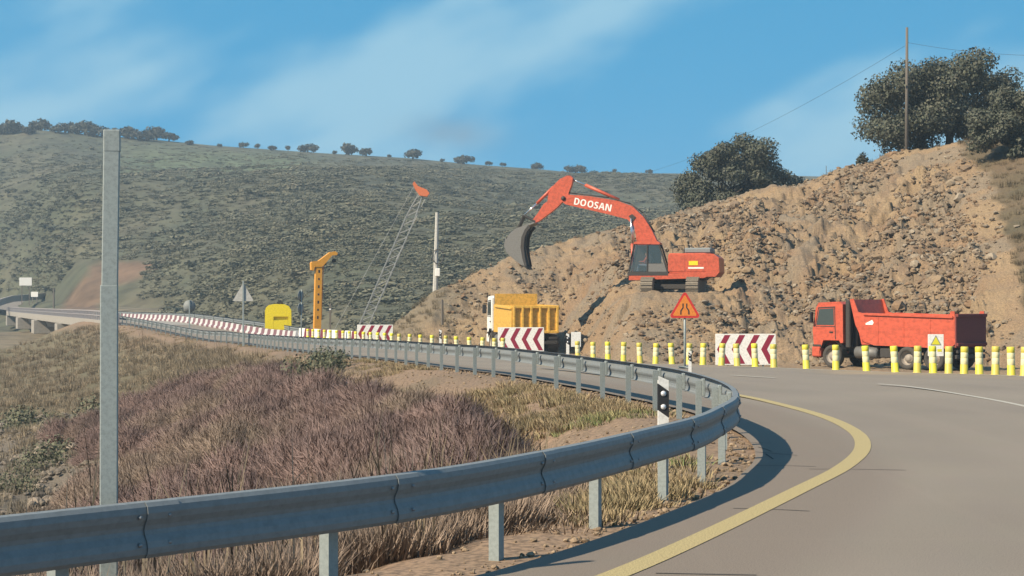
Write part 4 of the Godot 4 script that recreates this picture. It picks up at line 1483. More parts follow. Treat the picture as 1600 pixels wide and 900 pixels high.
	box(st, Vector3((989 - px0) / s, (gy - 389) / s, cz1 + 0.08), Vector3(0.04, 0.04, 0.26))
	commit(st, "mirror", M.black, e)
	# the operator
	var seat := Vector3((1014 - px0) / s, (gy - 415.5) / s, (cz0 + cz1) * 0.5 + 0.02)
	var who := thing("person", "operator in an orange top sitting in the excavator cab", "person", e.transform * seat, -0.22)
	figure(who)

func cylinder(e: Node3D, a: Array, m: Array, b: Array, ox: float, oy: float, s: float, z: float, r0: float, r1: float, called: String) -> void:
	var p := poly([a, m, b], ox, oy, s)
	var st := new_st(true)
	tube(st, Vector3(p[0].x, p[0].y, z), Vector3(p[1].x, p[1].y, z), r0, r0, 12)
	var o := commit(st, called, M.ex_red, e)
	st = new_st(true)
	tube(st, Vector3(p[1].x, p[1].y, z), Vector3(p[2].x, p[2].y, z), r1, r1, 10)
	commit(st, "rod", M.chrome, o)

func text_part(t: String, size: float, p: Vector3, m: Material, parent: Node, tilt := 0.0, turn := 0.0) -> void:
	var tm := TextMesh.new()
	var f := SystemFont.new()
	f.font_names = PackedStringArray(["Droid Sans"])
	f.font_weight = 700
	tm.font = f
	tm.text = t
	tm.font_size = 32
	tm.pixel_size = size / 24.0
	tm.depth = 0.008
	var o := put_mesh(tm, "lettering", m, parent)
	o.position = p
	o.rotation = Vector3(0, turn, tilt)

func figure(who: Node3D) -> void:
	# seated body, one skin: bones as tapered capsules blended and meshed as surface nets. Faces -x.
	var J := {"hip": Vector3(0, 0.08, 0), "chest": Vector3(0.06, 0.42, 0), "neck": Vector3(0.05, 0.58, 0), "head": Vector3(0.02, 0.74, 0), "chin": Vector3(-0.03, 0.67, 0)}
	var bones := [["hip", "chest", 0.16, 0.17], ["chest", "neck", 0.14, 0.06], ["neck", "head", 0.055, 0.105], ["head", "chin", 0.1, 0.07]]
	for k in [-1, 1]:
		var n := str(k)
		J["sh" + n] = Vector3(0.05, 0.5, 0.19 * k)
		J["el" + n] = Vector3(-0.12, 0.27, 0.25 * k)
		J["wr" + n] = Vector3(-0.34, 0.27, 0.2 * k)
		J["ha" + n] = Vector3(-0.43, 0.27, 0.18 * k)
		J["th" + n] = Vector3(0, 0.06, 0.09 * k)
		J["kn" + n] = Vector3(-0.44, 0.09, 0.13 * k)
		J["an" + n] = Vector3(-0.55, -0.3, 0.13 * k)
		J["to" + n] = Vector3(-0.7, -0.35, 0.14 * k)
		bones.append_array([["chest", "sh" + n, 0.11, 0.07], ["sh" + n, "el" + n, 0.065, 0.05], ["el" + n, "wr" + n, 0.048, 0.033], ["wr" + n, "ha" + n, 0.035, 0.03], ["th" + n, "kn" + n, 0.09, 0.065], ["kn" + n, "an" + n, 0.06, 0.04], ["an" + n, "to" + n, 0.045, 0.035]])
	var c := 0.028
	var lo := Vector3(-0.84, -0.48, -0.44)
	var n := Vector3i(42, 50, 32)
	var val := PackedFloat32Array()
	val.resize(n.x * n.y * n.z)
	for iz in n.z:
		for iy in n.y:
			for ix in n.x:
				var p := lo + Vector3(ix, iy, iz) * c
				var v := 9.0
				for b in bones:
					var a: Vector3 = J[b[0]]
					var e: Vector3 = J[b[1]]
					var h := clampf((p - a).dot(e - a) / (e - a).length_squared(), 0.0, 1.0)
					var d: float = (p - a.lerp(e, h)).length() - lerpf(b[2], b[3], h)
					var k := 0.03
					var q := clampf(0.5 + 0.5 * (v - d) / k, 0.0, 1.0)
					v = lerpf(v, d, q) - k * q * (1.0 - q)
				val[(iz * n.y + iy) * n.x + ix] = v
	var cell := {}
	var parts := {"body": new_st(true)}
	var vert := func(ix: int, iy: int, iz: int) -> Vector3:
		var key := (iz * n.y + iy) * n.x + ix
		if cell.has(key): return cell[key]
		var sum := Vector3.ZERO
		var cnt := 0
		for q in [[0,0,0,1,0,0],[0,1,0,1,1,0],[0,0,1,1,0,1],[0,1,1,1,1,1],[0,0,0,0,1,0],[1,0,0,1,1,0],[0,0,1,0,1,1],[1,0,1,1,1,1],[0,0,0,0,0,1],[1,0,0,1,0,1],[0,1,0,0,1,1],[1,1,0,1,1,1]]:
			var va := val[((iz + q[2]) * n.y + iy + q[1]) * n.x + ix + q[0]]
			var vb := val[((iz + q[5]) * n.y + iy + q[4]) * n.x + ix + q[3]]
			if (va < 0) != (vb < 0):
				sum += Vector3(ix + q[0], iy + q[1], iz + q[2]).lerp(Vector3(ix + q[3], iy + q[4], iz + q[5]), va / (va - vb))
				cnt += 1
		var r := lo + sum / maxf(cnt, 1) * c
		cell[key] = r
		return r
	var st: SurfaceTool = parts.body
	var paint := func(p: Vector3) -> Color:
		if p.y > 0.6 or p.x < -0.33 and p.y > 0.2: return Color(0.42, 0.24, 0.17)
		if p.y > 0.14: return Color(0.6, 0.15, 0.09)
		if p.y < -0.29: return Color(0.03, 0.03, 0.03)
		return Color(0.3, 0.36, 0.46)
	for iz in range(1, n.z - 1):
		for iy in range(1, n.y - 1):
			for ix in range(1, n.x - 1):
				var v0 := val[(iz * n.y + iy) * n.x + ix]
				for ax in 3:
					var v1 := val[((iz + (1 if ax == 2 else 0)) * n.y + iy + (1 if ax == 1 else 0)) * n.x + ix + (1 if ax == 0 else 0)]
					if (v0 < 0) == (v1 < 0): continue
					var q := []
					if ax == 0: q = [vert.call(ix, iy - 1, iz - 1), vert.call(ix, iy, iz - 1), vert.call(ix, iy, iz), vert.call(ix, iy - 1, iz)]
					elif ax == 1: q = [vert.call(ix - 1, iy, iz - 1), vert.call(ix - 1, iy, iz), vert.call(ix, iy, iz), vert.call(ix, iy, iz - 1)]
					else: q = [vert.call(ix - 1, iy - 1, iz), vert.call(ix, iy - 1, iz), vert.call(ix, iy, iz), vert.call(ix - 1, iy, iz)]
					if v0 < 0: q.reverse()
					for t in [0, 1, 2, 0, 2, 3]:
						st.set_color(paint.call(q[t]))
						st.add_vertex(q[t])
	commit(st, "body", mat(Color(1, 1, 1), 0.8, 0, null, 1, true), who)
	st = new_st(true)
	lathe(st, [Vector2(0.0, 0.125), Vector2(0.06, 0.11), Vector2(0.105, 0.06), Vector2(0.118, 0.0), Vector2(0.112, -0.03)], 14, Vector3(0.035, 0.765, 0))
	commit(st, "hair", M.black, who)

func wheel(parent: Node3D, x: float, z: float, dir: float, r: float, w: float) -> void:
	var o := Node3D.new()
	o.name = "wheel"
	parent.add_child(o, true)
	o.position = Vector3(x, r, z)
	o.rotation.x = PI / 2 * dir
	var st := new_st(true)
	lathe(st, [Vector2(r * 0.6, -w / 2), Vector2(r * 0.9, -w / 2), Vector2(r * 0.98, -w * 0.4), Vector2(r, -w * 0.25), Vector2(r, w * 0.25), Vector2(r * 0.98, w * 0.4), Vector2(r * 0.9, w / 2), Vector2(r * 0.62, w / 2), Vector2(r * 0.58, w * 0.3)], 26)
	commit(st, "tyre", M.rubber, o)
	st = new_st(true)
	lathe(st, [Vector2(r * 0.6, w * 0.46), Vector2(r * 0.55, w * 0.2), Vector2(r * 0.36, w * 0.1), Vector2(r * 0.3, w * 0.35), Vector2(r * 0.12, w * 0.4), Vector2(0, w * 0.4)], 20)
	commit(st, "rim", M.rim, o)

func truck(called: String, label: String, where: Vector3, turn: float, cab_m: Material, body_m: Material, boxy: bool) -> Node3D:
	# front towards -x, driver's side towards +z
	var t := thing(called, label, "truck", where, turn, "dump trucks on the works floor")
	var st := new_st()
	for z in [-0.42, 0.42]: box(st, Vector3(0.2, 0.88, z), Vector3(7.3, 0.26, 0.1), Basis(), 0.01)
	for x in [-2.6, -0.8, 0.8, 2.3, 3.6]: box(st, Vector3(x, 0.88, 0), Vector3(0.12, 0.2, 0.8))
	commit(st, "chassis", M.dark_steel, t)
	for x in [-2.75, 1.35, 2.72]:
		for k in [-1.0, 1.0]:
			wheel(t, x, 1.02 * k, k, 0.52, 0.34 if x < 0 else 0.56)
		st = new_st(true)
		tube(st, Vector3(x, 0.52, -1.0), Vector3(x, 0.52, 1.0), 0.1, 0.1, 8)
		commit(st, "axle", M.dark_steel, t)
	# cab
	st = new_st()
	prism(st, PackedVector2Array([Vector2(-3.72, 0.95), Vector2(-3.8, 1.7), Vector2(-3.62, 2.72), Vector2(-3.45, 2.98), Vector2(-2.3, 3.02), Vector2(-2.12, 2.9), Vector2(-2.1, 1.15), Vector2(-2.25, 1.12), Vector2(-2.32, 1.25), Vector2(-3.2, 1.25), Vector2(-3.32, 0.95)]), -1.2, 1.2)
	var cab := commit(st, "cab", cab_m, t)
	for z in [-1.205, 1.205]:
		st = new_st()
		prism(st, PackedVector2Array([Vector2(-3.58, 1.95), Vector2(-3.42, 2.68), Vector2(-2.62, 2.72), Vector2(-2.6, 1.95)]), z - 0.006, z + 0.006)
		commit(st, "side_window", M.glass_dark, cab)
		st = new_st()
		prism(st, PackedVector2Array([Vector2(-3.66, 1.88), Vector2(-3.48, 2.76), Vector2(-2.54, 2.8), Vector2(-2.5, 1.3), Vector2(-2.54, 1.3), Vector2(-2.585, 2.745), Vector2(-3.45, 2.71), Vector2(-3.62, 1.9), Vector2(-2.56, 1.9), Vector2(-2.56, 1.86)]), z - 0.004, z + 0.004)
		commit(st, "door_seal", M.black, cab)
		st = new_st()
		box(st, Vector3(-2.75, 1.62, z), Vector3(0.2, 0.07, 0.05), Basis(), 0.01)
		commit(st, "door_handle", M.black, cab)
		st = new_st()
		box(st, Vector3(-3.74, 2.3, z * 1.13), Vector3(0.1, 0.5, 0.22), Basis(), 0.03)
		box(st, Vector3(-3.7, 2.6, z * 1.05), Vector3(0.05, 0.05, 0.3))
		commit(st, "mirror", M.black, cab)
	st = new_st()
	quad(st, Vector3(-3.79, 1.8, -1.05), Vector3(-3.64, 2.66, -1.05), Vector3(-3.64, 2.66, 1.05), Vector3(-3.79, 1.8, 1.05))
	commit(st, "windscreen", M.glass_dark, cab)
	st = new_st()
	box(st, Vector3(-3.6, 0.72, 0), Vector3(0.5, 0.5, 2.46), Basis(), 0.06)
	commit(st, "bumper", cab_m, t)
	st = new_st()
	box(st, Vector3(-3.55, 1.0, 0), Vector3(0.5, 0.14, 2.42), Basis(), 0.03)
	for z in [-1.06, 1.06]:
		for i in 8:
			var a0 := PI * i / 8
			var a1 := PI * (i + 1) / 8
			var p0 := Vector3(-2.75 + 0.66 * cos(a0), 0.62 + 0.62 * sin(a0), z)
			var p1 := Vector3(-2.75 + 0.66 * cos(a1), 0.62 + 0.62 * sin(a1), z)
			quad(st, p0 - Vector3(0, 0, 0.17), p1 - Vector3(0, 0, 0.17), p1 + Vector3(0, 0, 0.17), p0 + Vector3(0, 0, 0.17))
	commit(st, "mudguard", M.dark_steel, t)
	# behind the cab: dark air stack, tanks
	st = new_st()
	box(st, Vector3(-1.92, 2.0, 0.95), Vector3(0.26, 2.2, 0.34), Basis(), 0.05)
	box(st, Vector3(-1.86, 1.7, -0.1), Vector3(0.3, 1.5, 1.6), Basis(), 0.05)
	commit(st, "air_stack", M.dark_steel, t)
	st = new_st(true)
	tube(st, Vector3(-1.5, 0.72, 0.95), Vector3(-0.35, 0.72, 0.95), 0.27, 0.27, 14)
	commit(st, "fuel_tank", M.steel, t)
	st = new_st()
	box(st, Vector3(0.2, 0.72, 0.95), Vector3(0.7, 0.42, 0.45), Basis(), 0.04)
	commit(st, "battery_box", M.dark_steel, t)
	# dump body
	var bl := -1.62
	var br := 3.75
	var y0 := 1.08
	var ys := 2.5
	var hw := 1.22
	var body: MeshInstance3D
	st = new_st()
	if boxy:
		for z in [-hw, hw - 0.06]: prism(st, PackedVector2Array([Vector2(bl, y0), Vector2(bl, ys + 0.05), Vector2(br, ys), Vector2(br - 0.15, y0 + 0.02)]), z, z + 0.06)
	else:
		for z in [-hw, hw - 0.06]: prism(st, PackedVector2Array([Vector2(bl + 0.62, y0 + 0.15), Vector2(bl + 0.2, y0 + 0.9), Vector2(bl - 0.1, ys + 0.62), Vector2(bl + 0.1, ys + 0.66), Vector2(bl + 0.36, ys + 0.05), Vector2(bl + 0.6, ys), Vector2(br - 0.3, ys - 0.13), Vector2(br - 0.22, ys + 0.1), Vector2(br - 0.02, ys + 0.1), Vector2(br, y0 + 0.1), Vector2(br - 0.3, y0 - 0.1), Vector2(bl + 1.2, y0 - 0.02)]), z, z + 0.06)
	box(st, Vector3((bl + br) * 0.5 + 0.2, y0 + 0.05, 0), Vector3(br - bl - 0.7, 0.1, hw * 2 - 0.14))
	body = commit(st, "dump_body", body_m, t)
	st = new_st()
	var top := ys + 0.62
	prism(st, PackedVector2Array([Vector2(bl + 0.5, y0), Vector2(bl - 0.05, top), Vector2(bl + 0.02, top), Vector2(bl + 0.58, y0)]) if not boxy else PackedVector2Array([Vector2(bl - 0.02, y0), Vector2(bl - 0.02, top), Vector2(bl + 0.05, top), Vector2(bl + 0.05, y0)]), -hw + 0.065, hw - 0.065)
	commit(st, "bulkhead", body_m, body)
	st = new_st()
	for z in [-hw - 0.035, hw + 0.035]:
		box(st, Vector3((bl + br) * 0.5 + 0.3, ys - 0.1, z), Vector3(br - bl - 0.75, 0.12, 0.09), Basis(Vector3(0, 0, 1), -0.024), 0.02)
	commit(st, "top_rail", body_m, body)
	if not boxy:
		for x in [-0.2, 1.15, 2.5]:
			for z in [-hw - 0.004, hw + 0.004]:
				st = new_st()
				box(st, Vector3(x, 1.72, z), Vector3(0.05, 1.2, 0.02), Basis(), 0.006)
				commit(st, "seam", body_m, body)
	st = new_st()
	if boxy:
		box(st, Vector3(br - 0.02, (y0 + ys) * 0.5 + 0.05, 0), Vector3(0.07, ys - y0 - 0.12, hw * 2 - 0.14))
	else:
		box(st, Vector3(br + 0.02, (y0 + ys) * 0.5 - 0.06, 0), Vector3(0.07, ys - y0 - 0.02, hw * 2 - 0.02))
	var gate := commit(st, "tailgate", body_m if boxy else M.shaded_gate_red, body)  # the red truck's gate carries its shade in a darker colour
	for k in 6:
		st = new_st()
		var z := -hw + 0.1 + k * (hw * 2 - 0.2) / 5.0
		box(st, Vector3(br + 0.08, (y0 + ys) * 0.5, z), Vector3(0.14, ys - y0 - 0.1, 0.12), Basis(), 0.02)
		if boxy: commit(st, "rib", body_m, gate)
	st = new_st()
	box(st, Vector3(br + 0.06, ys - 0.08, 0), Vector3(0.16, 0.14, hw * 2 - 0.05), Basis(), 0.02)
	box(st, Vector3(br + 0.06, y0 + 0.08, 0), Vector3(0.16, 0.14, hw * 2 - 0.05), Basis(), 0.02)
	commit(st, "gate_frame", body_m if boxy else M.shaded_gate_red, gate)
	st = new_st()
	box(st, Vector3(3.75, 0.62, 0), Vector3(0.12, 0.18, 2.3), Basis(), 0.02)
	box(st, Vector3(3.78, 0.85, -0.9), Vector3(0.1, 0.12, 0.4))
	box(st, Vector3(3.78, 0.85, 0.9), Vector3(0.1, 0.12, 0.4))
	commit(st, "rear_bumper", M.dark_steel, t)
	st = new_st()
	for z in [-1.02, 1.02]: box(st, Vector3(3.4, 0.62, z), Vector3(0.02, 0.55, 0.6))
	commit(st, "mud_flap", M.rubber, t)
	return t

func build_trucks() -> void:
	var p := at(1402, 577, 81.0)
	p.y = -1.2
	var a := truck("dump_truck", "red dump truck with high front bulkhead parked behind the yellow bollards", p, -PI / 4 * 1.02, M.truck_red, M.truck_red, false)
	var st := new_st()
	prism(st, PackedVector2Array([Vector2(-0.85, 2.05), Vector2(-0.5, 2.2), Vector2(-0.42, 2.08), Vector2(-0.48, 1.98), Vector2(-0.85, 1.98)]), 1.226, 1.232)
	commit(st, "white_emblem", M.white, a.get_node("dump_body"))
	p = at(815, 545, 107.0)
	p.y = -1.22
	var yt := truck("dump_truck", "yellow dump truck seen from behind with ribbed tailgate below the excavator bucket", p, deg_to_rad(-79.5), M.white, M.truck_yellow, true)
	yt.scale = Vector3.ONE * 1.13

# ---------------------------------------------------------------- roadside things
func bollard_proto() -> Node3D:
	var t := Node3D.new()
	var st := new_st(true)
	lathe(st, [Vector2(0.0, 0.75), Vector2(0.085, 0.75), Vector2(0.1, 0.735), Vector2(0.1, 0.61), Vector2(0.093, 0.6), Vector2(0.093, 0.29), Vector2(0.1, 0.28), Vector2(0.103, 0.05), Vector2(0.12, 0.03), Vector2(0.13, 0.0), Vector2(0.0, 0.0)], 18)
	commit(st, "tube", M.bol_yellow, t)
	st = new_st(true)
	lathe(st, [Vector2(0.094, 0.6), Vector2(0.0965, 0.595), Vector2(0.0965, 0.46), Vector2(0.094, 0.455)], 18)
	commit(st, "reflective_band", M.bol_cream, t)
	st = new_st(true)
	lathe(st, [Vector2(0.094, 0.45), Vector2(0.0965, 0.445), Vector2(0.0965, 0.295), Vector2(0.094, 0.29)], 18)
	commit(st, "reflective_band", M.bol_cream, t)
	return t

func outer_at(px: float) -> Vector3:
	var d := tab(px, EDGE_P, EDGE_D)
	return Vector3((px - 800.0) / F * d, tab(px, EDGE_P, EDGE_Z) - 0.01, -d)

func chevron_panel(label: String, where: Vector3, turn: float) -> void:
	var w := 2.05
	var h := 1.06
	var t := thing("chevron_panel", label, "road sign", where, turn, "chevron panels on the outside of the bend")
	var st := new_st()
	box(st, Vector3(0, h * 0.5 + 0.04, 0), Vector3(w, h, 0.03), Basis(), 0.006)
	commit(st, "panel", M.white, t)
	for k in 4:
		var x0 := -w * 0.5 + 0.19 + k * 0.5
		var y0 := 0.08
		var y1 := h
		var ym := (y0 + y1) * 0.5
		st = new_st()
		var x1 := x0 + 0.26
		prism(st, PackedVector2Array([Vector2(x1 - 0.16 + 0.02, y1), Vector2(x1 + 0.06, y1), Vector2(x0 + 0.06, ym), Vector2(x1 + 0.06, y0), Vector2(x1 - 0.14, y0), Vector2(x0 - 0.14, ym)]), 0.0155, 0.019)
		commit(st, "chevron", M.chev_red, t)
	st = new_st()
	for x in [-0.6, 0.6]: box(st, Vector3(x, 0.4, -0.045), Vector3(0.06, 0.9, 0.05))
	commit(st, "leg", M.galv_post, t)

func delineator(label: String, where: Vector3, turn: float, sc := 1.0) -> void:
	var t := thing("delineator", label, "delineator", where, turn, "white and black roadside delineators")
	t.scale = Vector3.ONE * sc
	var sec := PackedVector2Array()
	for p in [[-0.06, 0.02], [0.06, 0.02], [0.055, -0.04], [0.03, -0.075], [-0.03, -0.075], [-0.055, -0.04]]: sec.append(Vector2(p[0], p[1]))
	var up := Transform3D(Basis(Vector3(1, 0, 0), Vector3(0, 0, 1), Vector3(0, 1, 0)), Vector3.ZERO)
	var st := new_st()
	prism(st, sec, -0.2, 0.98, up)
	tri(st, Vector3(-0.06, 0.98, 0.02), Vector3(-0.06, 1.03, 0.02), Vector3(0.06, 0.98, 0.02))
	commit(st, "post", M.white, t)
	st = new_st()
	var n := sec.size()
	for k in n:
		var a := sec[k] * 1.05
		var b := sec[(k + 1) % n] * 1.05
		var sa := -a.x * 0.7
		var sb := -b.x * 0.7
		quad(st, Vector3(a.x, 0.6 + sa, a.y), Vector3(b.x, 0.6 + sb, b.y), Vector3(b.x, 0.9 + sb, b.y), Vector3(a.x, 0.9 + sa, a.y))
	commit(st, "black_band", M.black, t)
	for y in [0.83, 0.68]:
		st = new_st(true)
		tube(st, Vector3(0.0, y, 0.02), Vector3(0.0, y, 0.03), 0.032, 0.03, 14)
		commit(st, "reflector", M.reflector, t)

func build_roadside() -> void:
	var r := RandomNumberGenerator.new()
	r.seed = 17
	# bollards
	var proto := bollard_proto()
	var yel := []
	for k in 4: yel.append(mat(Color(0.68 - 0.05 * k, 0.62 - 0.055 * k, 0.05 + 0.012 * k), 0.5, 0, M.bol_yellow.albedo_texture, 1.7 + k))
	var named := {1209: "at the right end of the right hand chevron panel", 1127: "at the left end of the right hand chevron panel", 1152: "second one in front of the right hand chevron panel", 1180: "third one in front of the right hand chevron panel", 1260: "alone in front of the red truck's bumper", 1306: "in front of the red truck's front wheel", 1354: "below the middle of the red dump body", 1399: "in front of the first rear wheel of the red truck", 1433: "in front of the second rear wheel of the red truck", 1458: "in front of the small white notice board", 1482: "just right of the small white notice board", 1506: "in front of the red truck's dark tailgate", 1530: "at the right end of the red truck's tailgate", 1555: "third from the right edge", 1580: "second from the right edge", 1600: "cut by the right edge", 1098: "just left of the right hand chevron panel", 1076: "behind the triangular sign's pole", 1050: "just left of the triangular sign's pole", 1024: "second left of the triangular sign's pole", 1000: "third left of the triangular sign's pole", 974: "fourth left of the triangular sign's pole", 950: "third right of the small blank board", 927: "second right of the small blank board", 903: "in front of the small blank board by the yellow truck", 785: "in front of the left end of the middle chevron panel", 772: "first left of the middle chevron panel", 753: "second left of the middle chevron panel", 734: "third left of the middle chevron panel", 714: "fourth left of the middle chevron panel", 696: "right beside the distant delineator", 675: "first left of the distant delineator", 657: "second left of the distant delineator", 639: "third left of the distant delineator", 624: "first right of the leftmost chevron panel"}
	for px in named:
		var o: Node3D = proto.duplicate()
		o.name = numbered("bollard")
		add_child(o)
		o.position = outer_at(px)
		o.rotation = Vector3(r.randf_range(-0.05, 0.05), r.randf() * TAU, r.randf_range(-0.06, 0.06))
		o.position.y -= r.randf_range(0.0, 0.03)
		(o.get_child(0) as MeshInstance3D).material_override = yel[r.randi() % 4]
		tag(o, "yellow bollard " + named[px], "bollard", "yellow bollards along the outside of the bend")
	var far := [612, 601, 590, 579, 568, 556, 546, 536, 526, 516, 507, 498, 489, 481]
	for k in far.size():
		var o: Node3D = proto.duplicate()
		o.name = numbered("bollard")
		add_child(o)
		o.position = outer_at(far[k])
		tag(o, "small distant yellow bollard in front of the red and white barriers", "bollard", "distant yellow bollards before the barriers")
	proto.free()
	# chevrons
	chevron_panel("white panel with dark red chevrons left of the red truck, behind four bollards", at(1165, 572, 61.0) * Vector3(1, 0, 1) + Vector3(0, -0.38, 0), 0.0)
	chevron_panel("white panel with red chevrons in front of the yellow truck", at(814, 551, 79.5) * Vector3(1, 0, 1) + Vector3(0, -0.42, 0), 0.05)
	chevron_panel("distant white panel with dark chevrons at the right end of the barriers", at(586, 531, 103.0) * Vector3(1, 0, 1) + Vector3(0, -0.6, 0), 0.1)
	# delineators
	delineator("black and white delineator with two reflectors just behind the bend of the guardrail", Vector3((1036 - 800) / F * 20.2, -0.06, -20.2), 0.15)
	delineator("black and white delineator at the foot of the triangular sign", Vector3((1078 - 800) / F * 47.0, -0.14, -47.0), 0.1, 0.66)
	delineator("black and white delineator beside the yellow truck's shadow", at(887, 560, 71.5) * Vector3(1, 0, 1) + Vector3(0, -0.47, 0), 0.1)
	delineator("distant delineator among the bollards, left of the yellow truck", at(688, 550, 85.5) * Vector3(1, 0, 1) + Vector3(0, -0.53, 0), 0.1)
	# works sign
	var b := at(1070, 574, 53.0)
	var t := thing("warning_sign", "orange triangular road narrows sign with red border on a pole", "road sign", Vector3(b.x, -0.17, b.z), -0.05)
	var st := new_st(true)
	tube(st, Vector3(0, -0.2, 0), Vector3(0, 2.1, 0), 0.035, 0.035, 10)
	box(st, Vector3(0, 0.04, 0), Vector3(0.4, 0.08, 0.3), Basis(), 0.02)
	commit(st, "pole", M.galv_post, t)
	var cy := 1.5
	var hw := 0.475
	st = new_st()
	prism(st, rounded_tri(hw, 0.07, 0.0, cy), 0.045, 0.065)
	commit(st, "border", M.sign_red, t)
	st = new_st()
	prism(st, rounded_tri(hw - 0.11, 0.03, 0.064, cy), 0.066, 0.07)
	commit(st, "face", M.sign_orange, t)
	for k in [-1.0, 1.0]:
		st = new_st()
		var pts := PackedVector2Array()
		for q in [[0.1, 0.1], [0.14, 0.1], [0.135, 0.22], [0.073, 0.31], [0.073, 0.43], [0.035, 0.43], [0.036, 0.298], [0.097, 0.207]]: pts.append(Vector2(q[0] * k, cy + q[1]))
		if k < 0: pts.reverse()
		prism(st, pts, 0.0705, 0.073)
		commit(st, "symbol", M.black, t)
	# small notice boards
	b = outer_at(1462) + Vector3(0, 0, -1.4)
	t = thing("notice_board", "small white board with a yellow triangle in front of the red truck", "road sign", Vector3((1462 - 800) / F * 49.0, -0.3, -49.0), 0.0)
	st = new_st()
	box(st, Vector3(0, 0.92, 0), Vector3(0.43, 0.6, 0.02), Basis(), 0.005)
	var bd := commit(st, "board", M.white, t)
	st = new_st()
	prism(st, PackedVector2Array([Vector2(-0.15, 0.92), Vector2(0.0, 1.2), Vector2(0.15, 0.92)]), 0.0105, 0.014)
	commit(st, "triangle_border", M.sign_red if false else M.grey_back, bd)
	st = new_st()
	prism(st, PackedVector2Array([Vector2(-0.115, 0.94), Vector2(0.0, 1.155), Vector2(0.115, 0.94)]), 0.0145, 0.017)
	commit(st, "yellow_triangle", M.bol_yellow, bd)
	st = new_st()
	box(st, Vector3(0.1, 0.78, 0.012), Vector3(0.12, 0.07, 0.005))
	commit(st, "yellow_mark", M.bol_yellow, bd)
	st = new_st(true)
	tube(st, Vector3(0, -0.1, -0.03), Vector3(0, 1.0, -0.03), 0.025, 0.025, 8)
	commit(st, "pole", M.galv_post, t)
	t = thing("notice_board", "small blank white board between the yellow truck and the triangular sign", "road sign", Vector3((900 - 800) / F * 73.0, -0.5, -73.0), 0.1)
	st = new_st()
	box(st, Vector3(0, 0.78, 0), Vector3(0.4, 0.6, 0.02), Basis(), 0.005)
	commit(st, "board", M.white, t)
	st = new_st(true)
	tube(st, Vector3(0, -0.1, -0.03), Vector3(0, 0.8, -0.03), 0.025, 0.025, 8)
	commit(st, "pole", M.galv_post, t)
	# sign backs by the far bend
	t = thing("road_sign", "grey back of a triangular road sign on a post beside the far guardrail", "road sign", at(380, 530, 106.0) * Vector3(1, 0, 1) + Vector3(0, -0.85, 0), 0.12)
	st = new_st()
	prism(st, rounded_tri(0.63, 0.06, 0.0, 2.7), -0.03, -0.01)
	commit(st, "plate", M.pole, t)
	st = new_st()
	box(st, Vector3(0, 1.85, 0.03), Vector3(0.1, 4.1, 0.06), Basis(), 0.01)
	commit(st, "pole", M.galv_post, t)
	t = thing("road_sign", "grey back of a small round road sign left of the triangular one", "road sign", at(296, 510, 131.0) * Vector3(1, 0, 1) + Vector3(0, -0.8, 0), 0.12)
	st = new_st(true)
	tube(st, Vector3(0, 2.3, -0.03), Vector3(0, 2.3, -0.01), 0.45, 0.45, 24)
	commit(st, "plate", M.grey_back, t)
	st = new_st()
	box(st, Vector3(0, 1.3, 0.04), Vector3(0.1, 2.9, 0.08), Basis(), 0.01)
	commit(st, "pole", M.galv_post, t)
	t = thing("road_sign", "two small plates one above the other on a thin post beside the yellow tank", "road sign", at(470, 520, 113.0) * Vector3(1, 0, 1) + Vector3(0, -0.75, 0), 1.15)
	for y in [2.15, 2.95]:
		st = new_st(true)
		tube(st, Vector3(0, y, -0.02), Vector3(0, y, 0.0), 0.36, 0.36, 20)
		commit(st, "plate", M.grey_back, t)
	st = new_st(true)
	tube(st, Vector3(0, -0.2, 0.04), Vector3(0, 3.35, 0.04), 0.04, 0.04, 8)
	commit(st, "pole", M.galv_post, t)

func rounded_tri(hw: float, rad: float, up: float, cy: float) -> PackedVector2Array:
	var c := [Vector2(-hw + rad * 1.7, cy + up + rad), Vector2(0, cy + up + hw * 1.732 - rad * 2.0), Vector2(hw - rad * 1.7, cy + up + rad)]
	var out := PackedVector2Array()
	var st := [-90.0, 150.0, 30.0]
	for k in 3:
		for j in 5:
			var a := deg_to_rad([270.0, 150.0, 30.0][k] - j * 30.0)
			out.append(c[k] + Vector2(cos(a), sin(a)) * rad)
	return out

func jersey(l: float, hs := 1.0) -> ArrayMesh:
	var st := new_st()
	var b := Transform3D(Basis(Vector3(0, 0, 1), Vector3(0, hs, 0), Vector3(-1, 0, 0)), Vector3.ZERO)
	prism(st, PackedVector2Array([Vector2(-0.24, 0), Vector2(-0.24, 0.2), Vector2(-0.13, 0.36), Vector2(-0.08, 0.78), Vector2(-0.05, 0.82), Vector2(0.05, 0.82), Vector2(0.08, 0.78), Vector2(0.13, 0.36), Vector2(0.24, 0.2), Vector2(0.24, 0)]), -l * 0.5 + 0.02, l * 0.5 - 0.02, b)
	st.generate_normals()
	return st.commit()

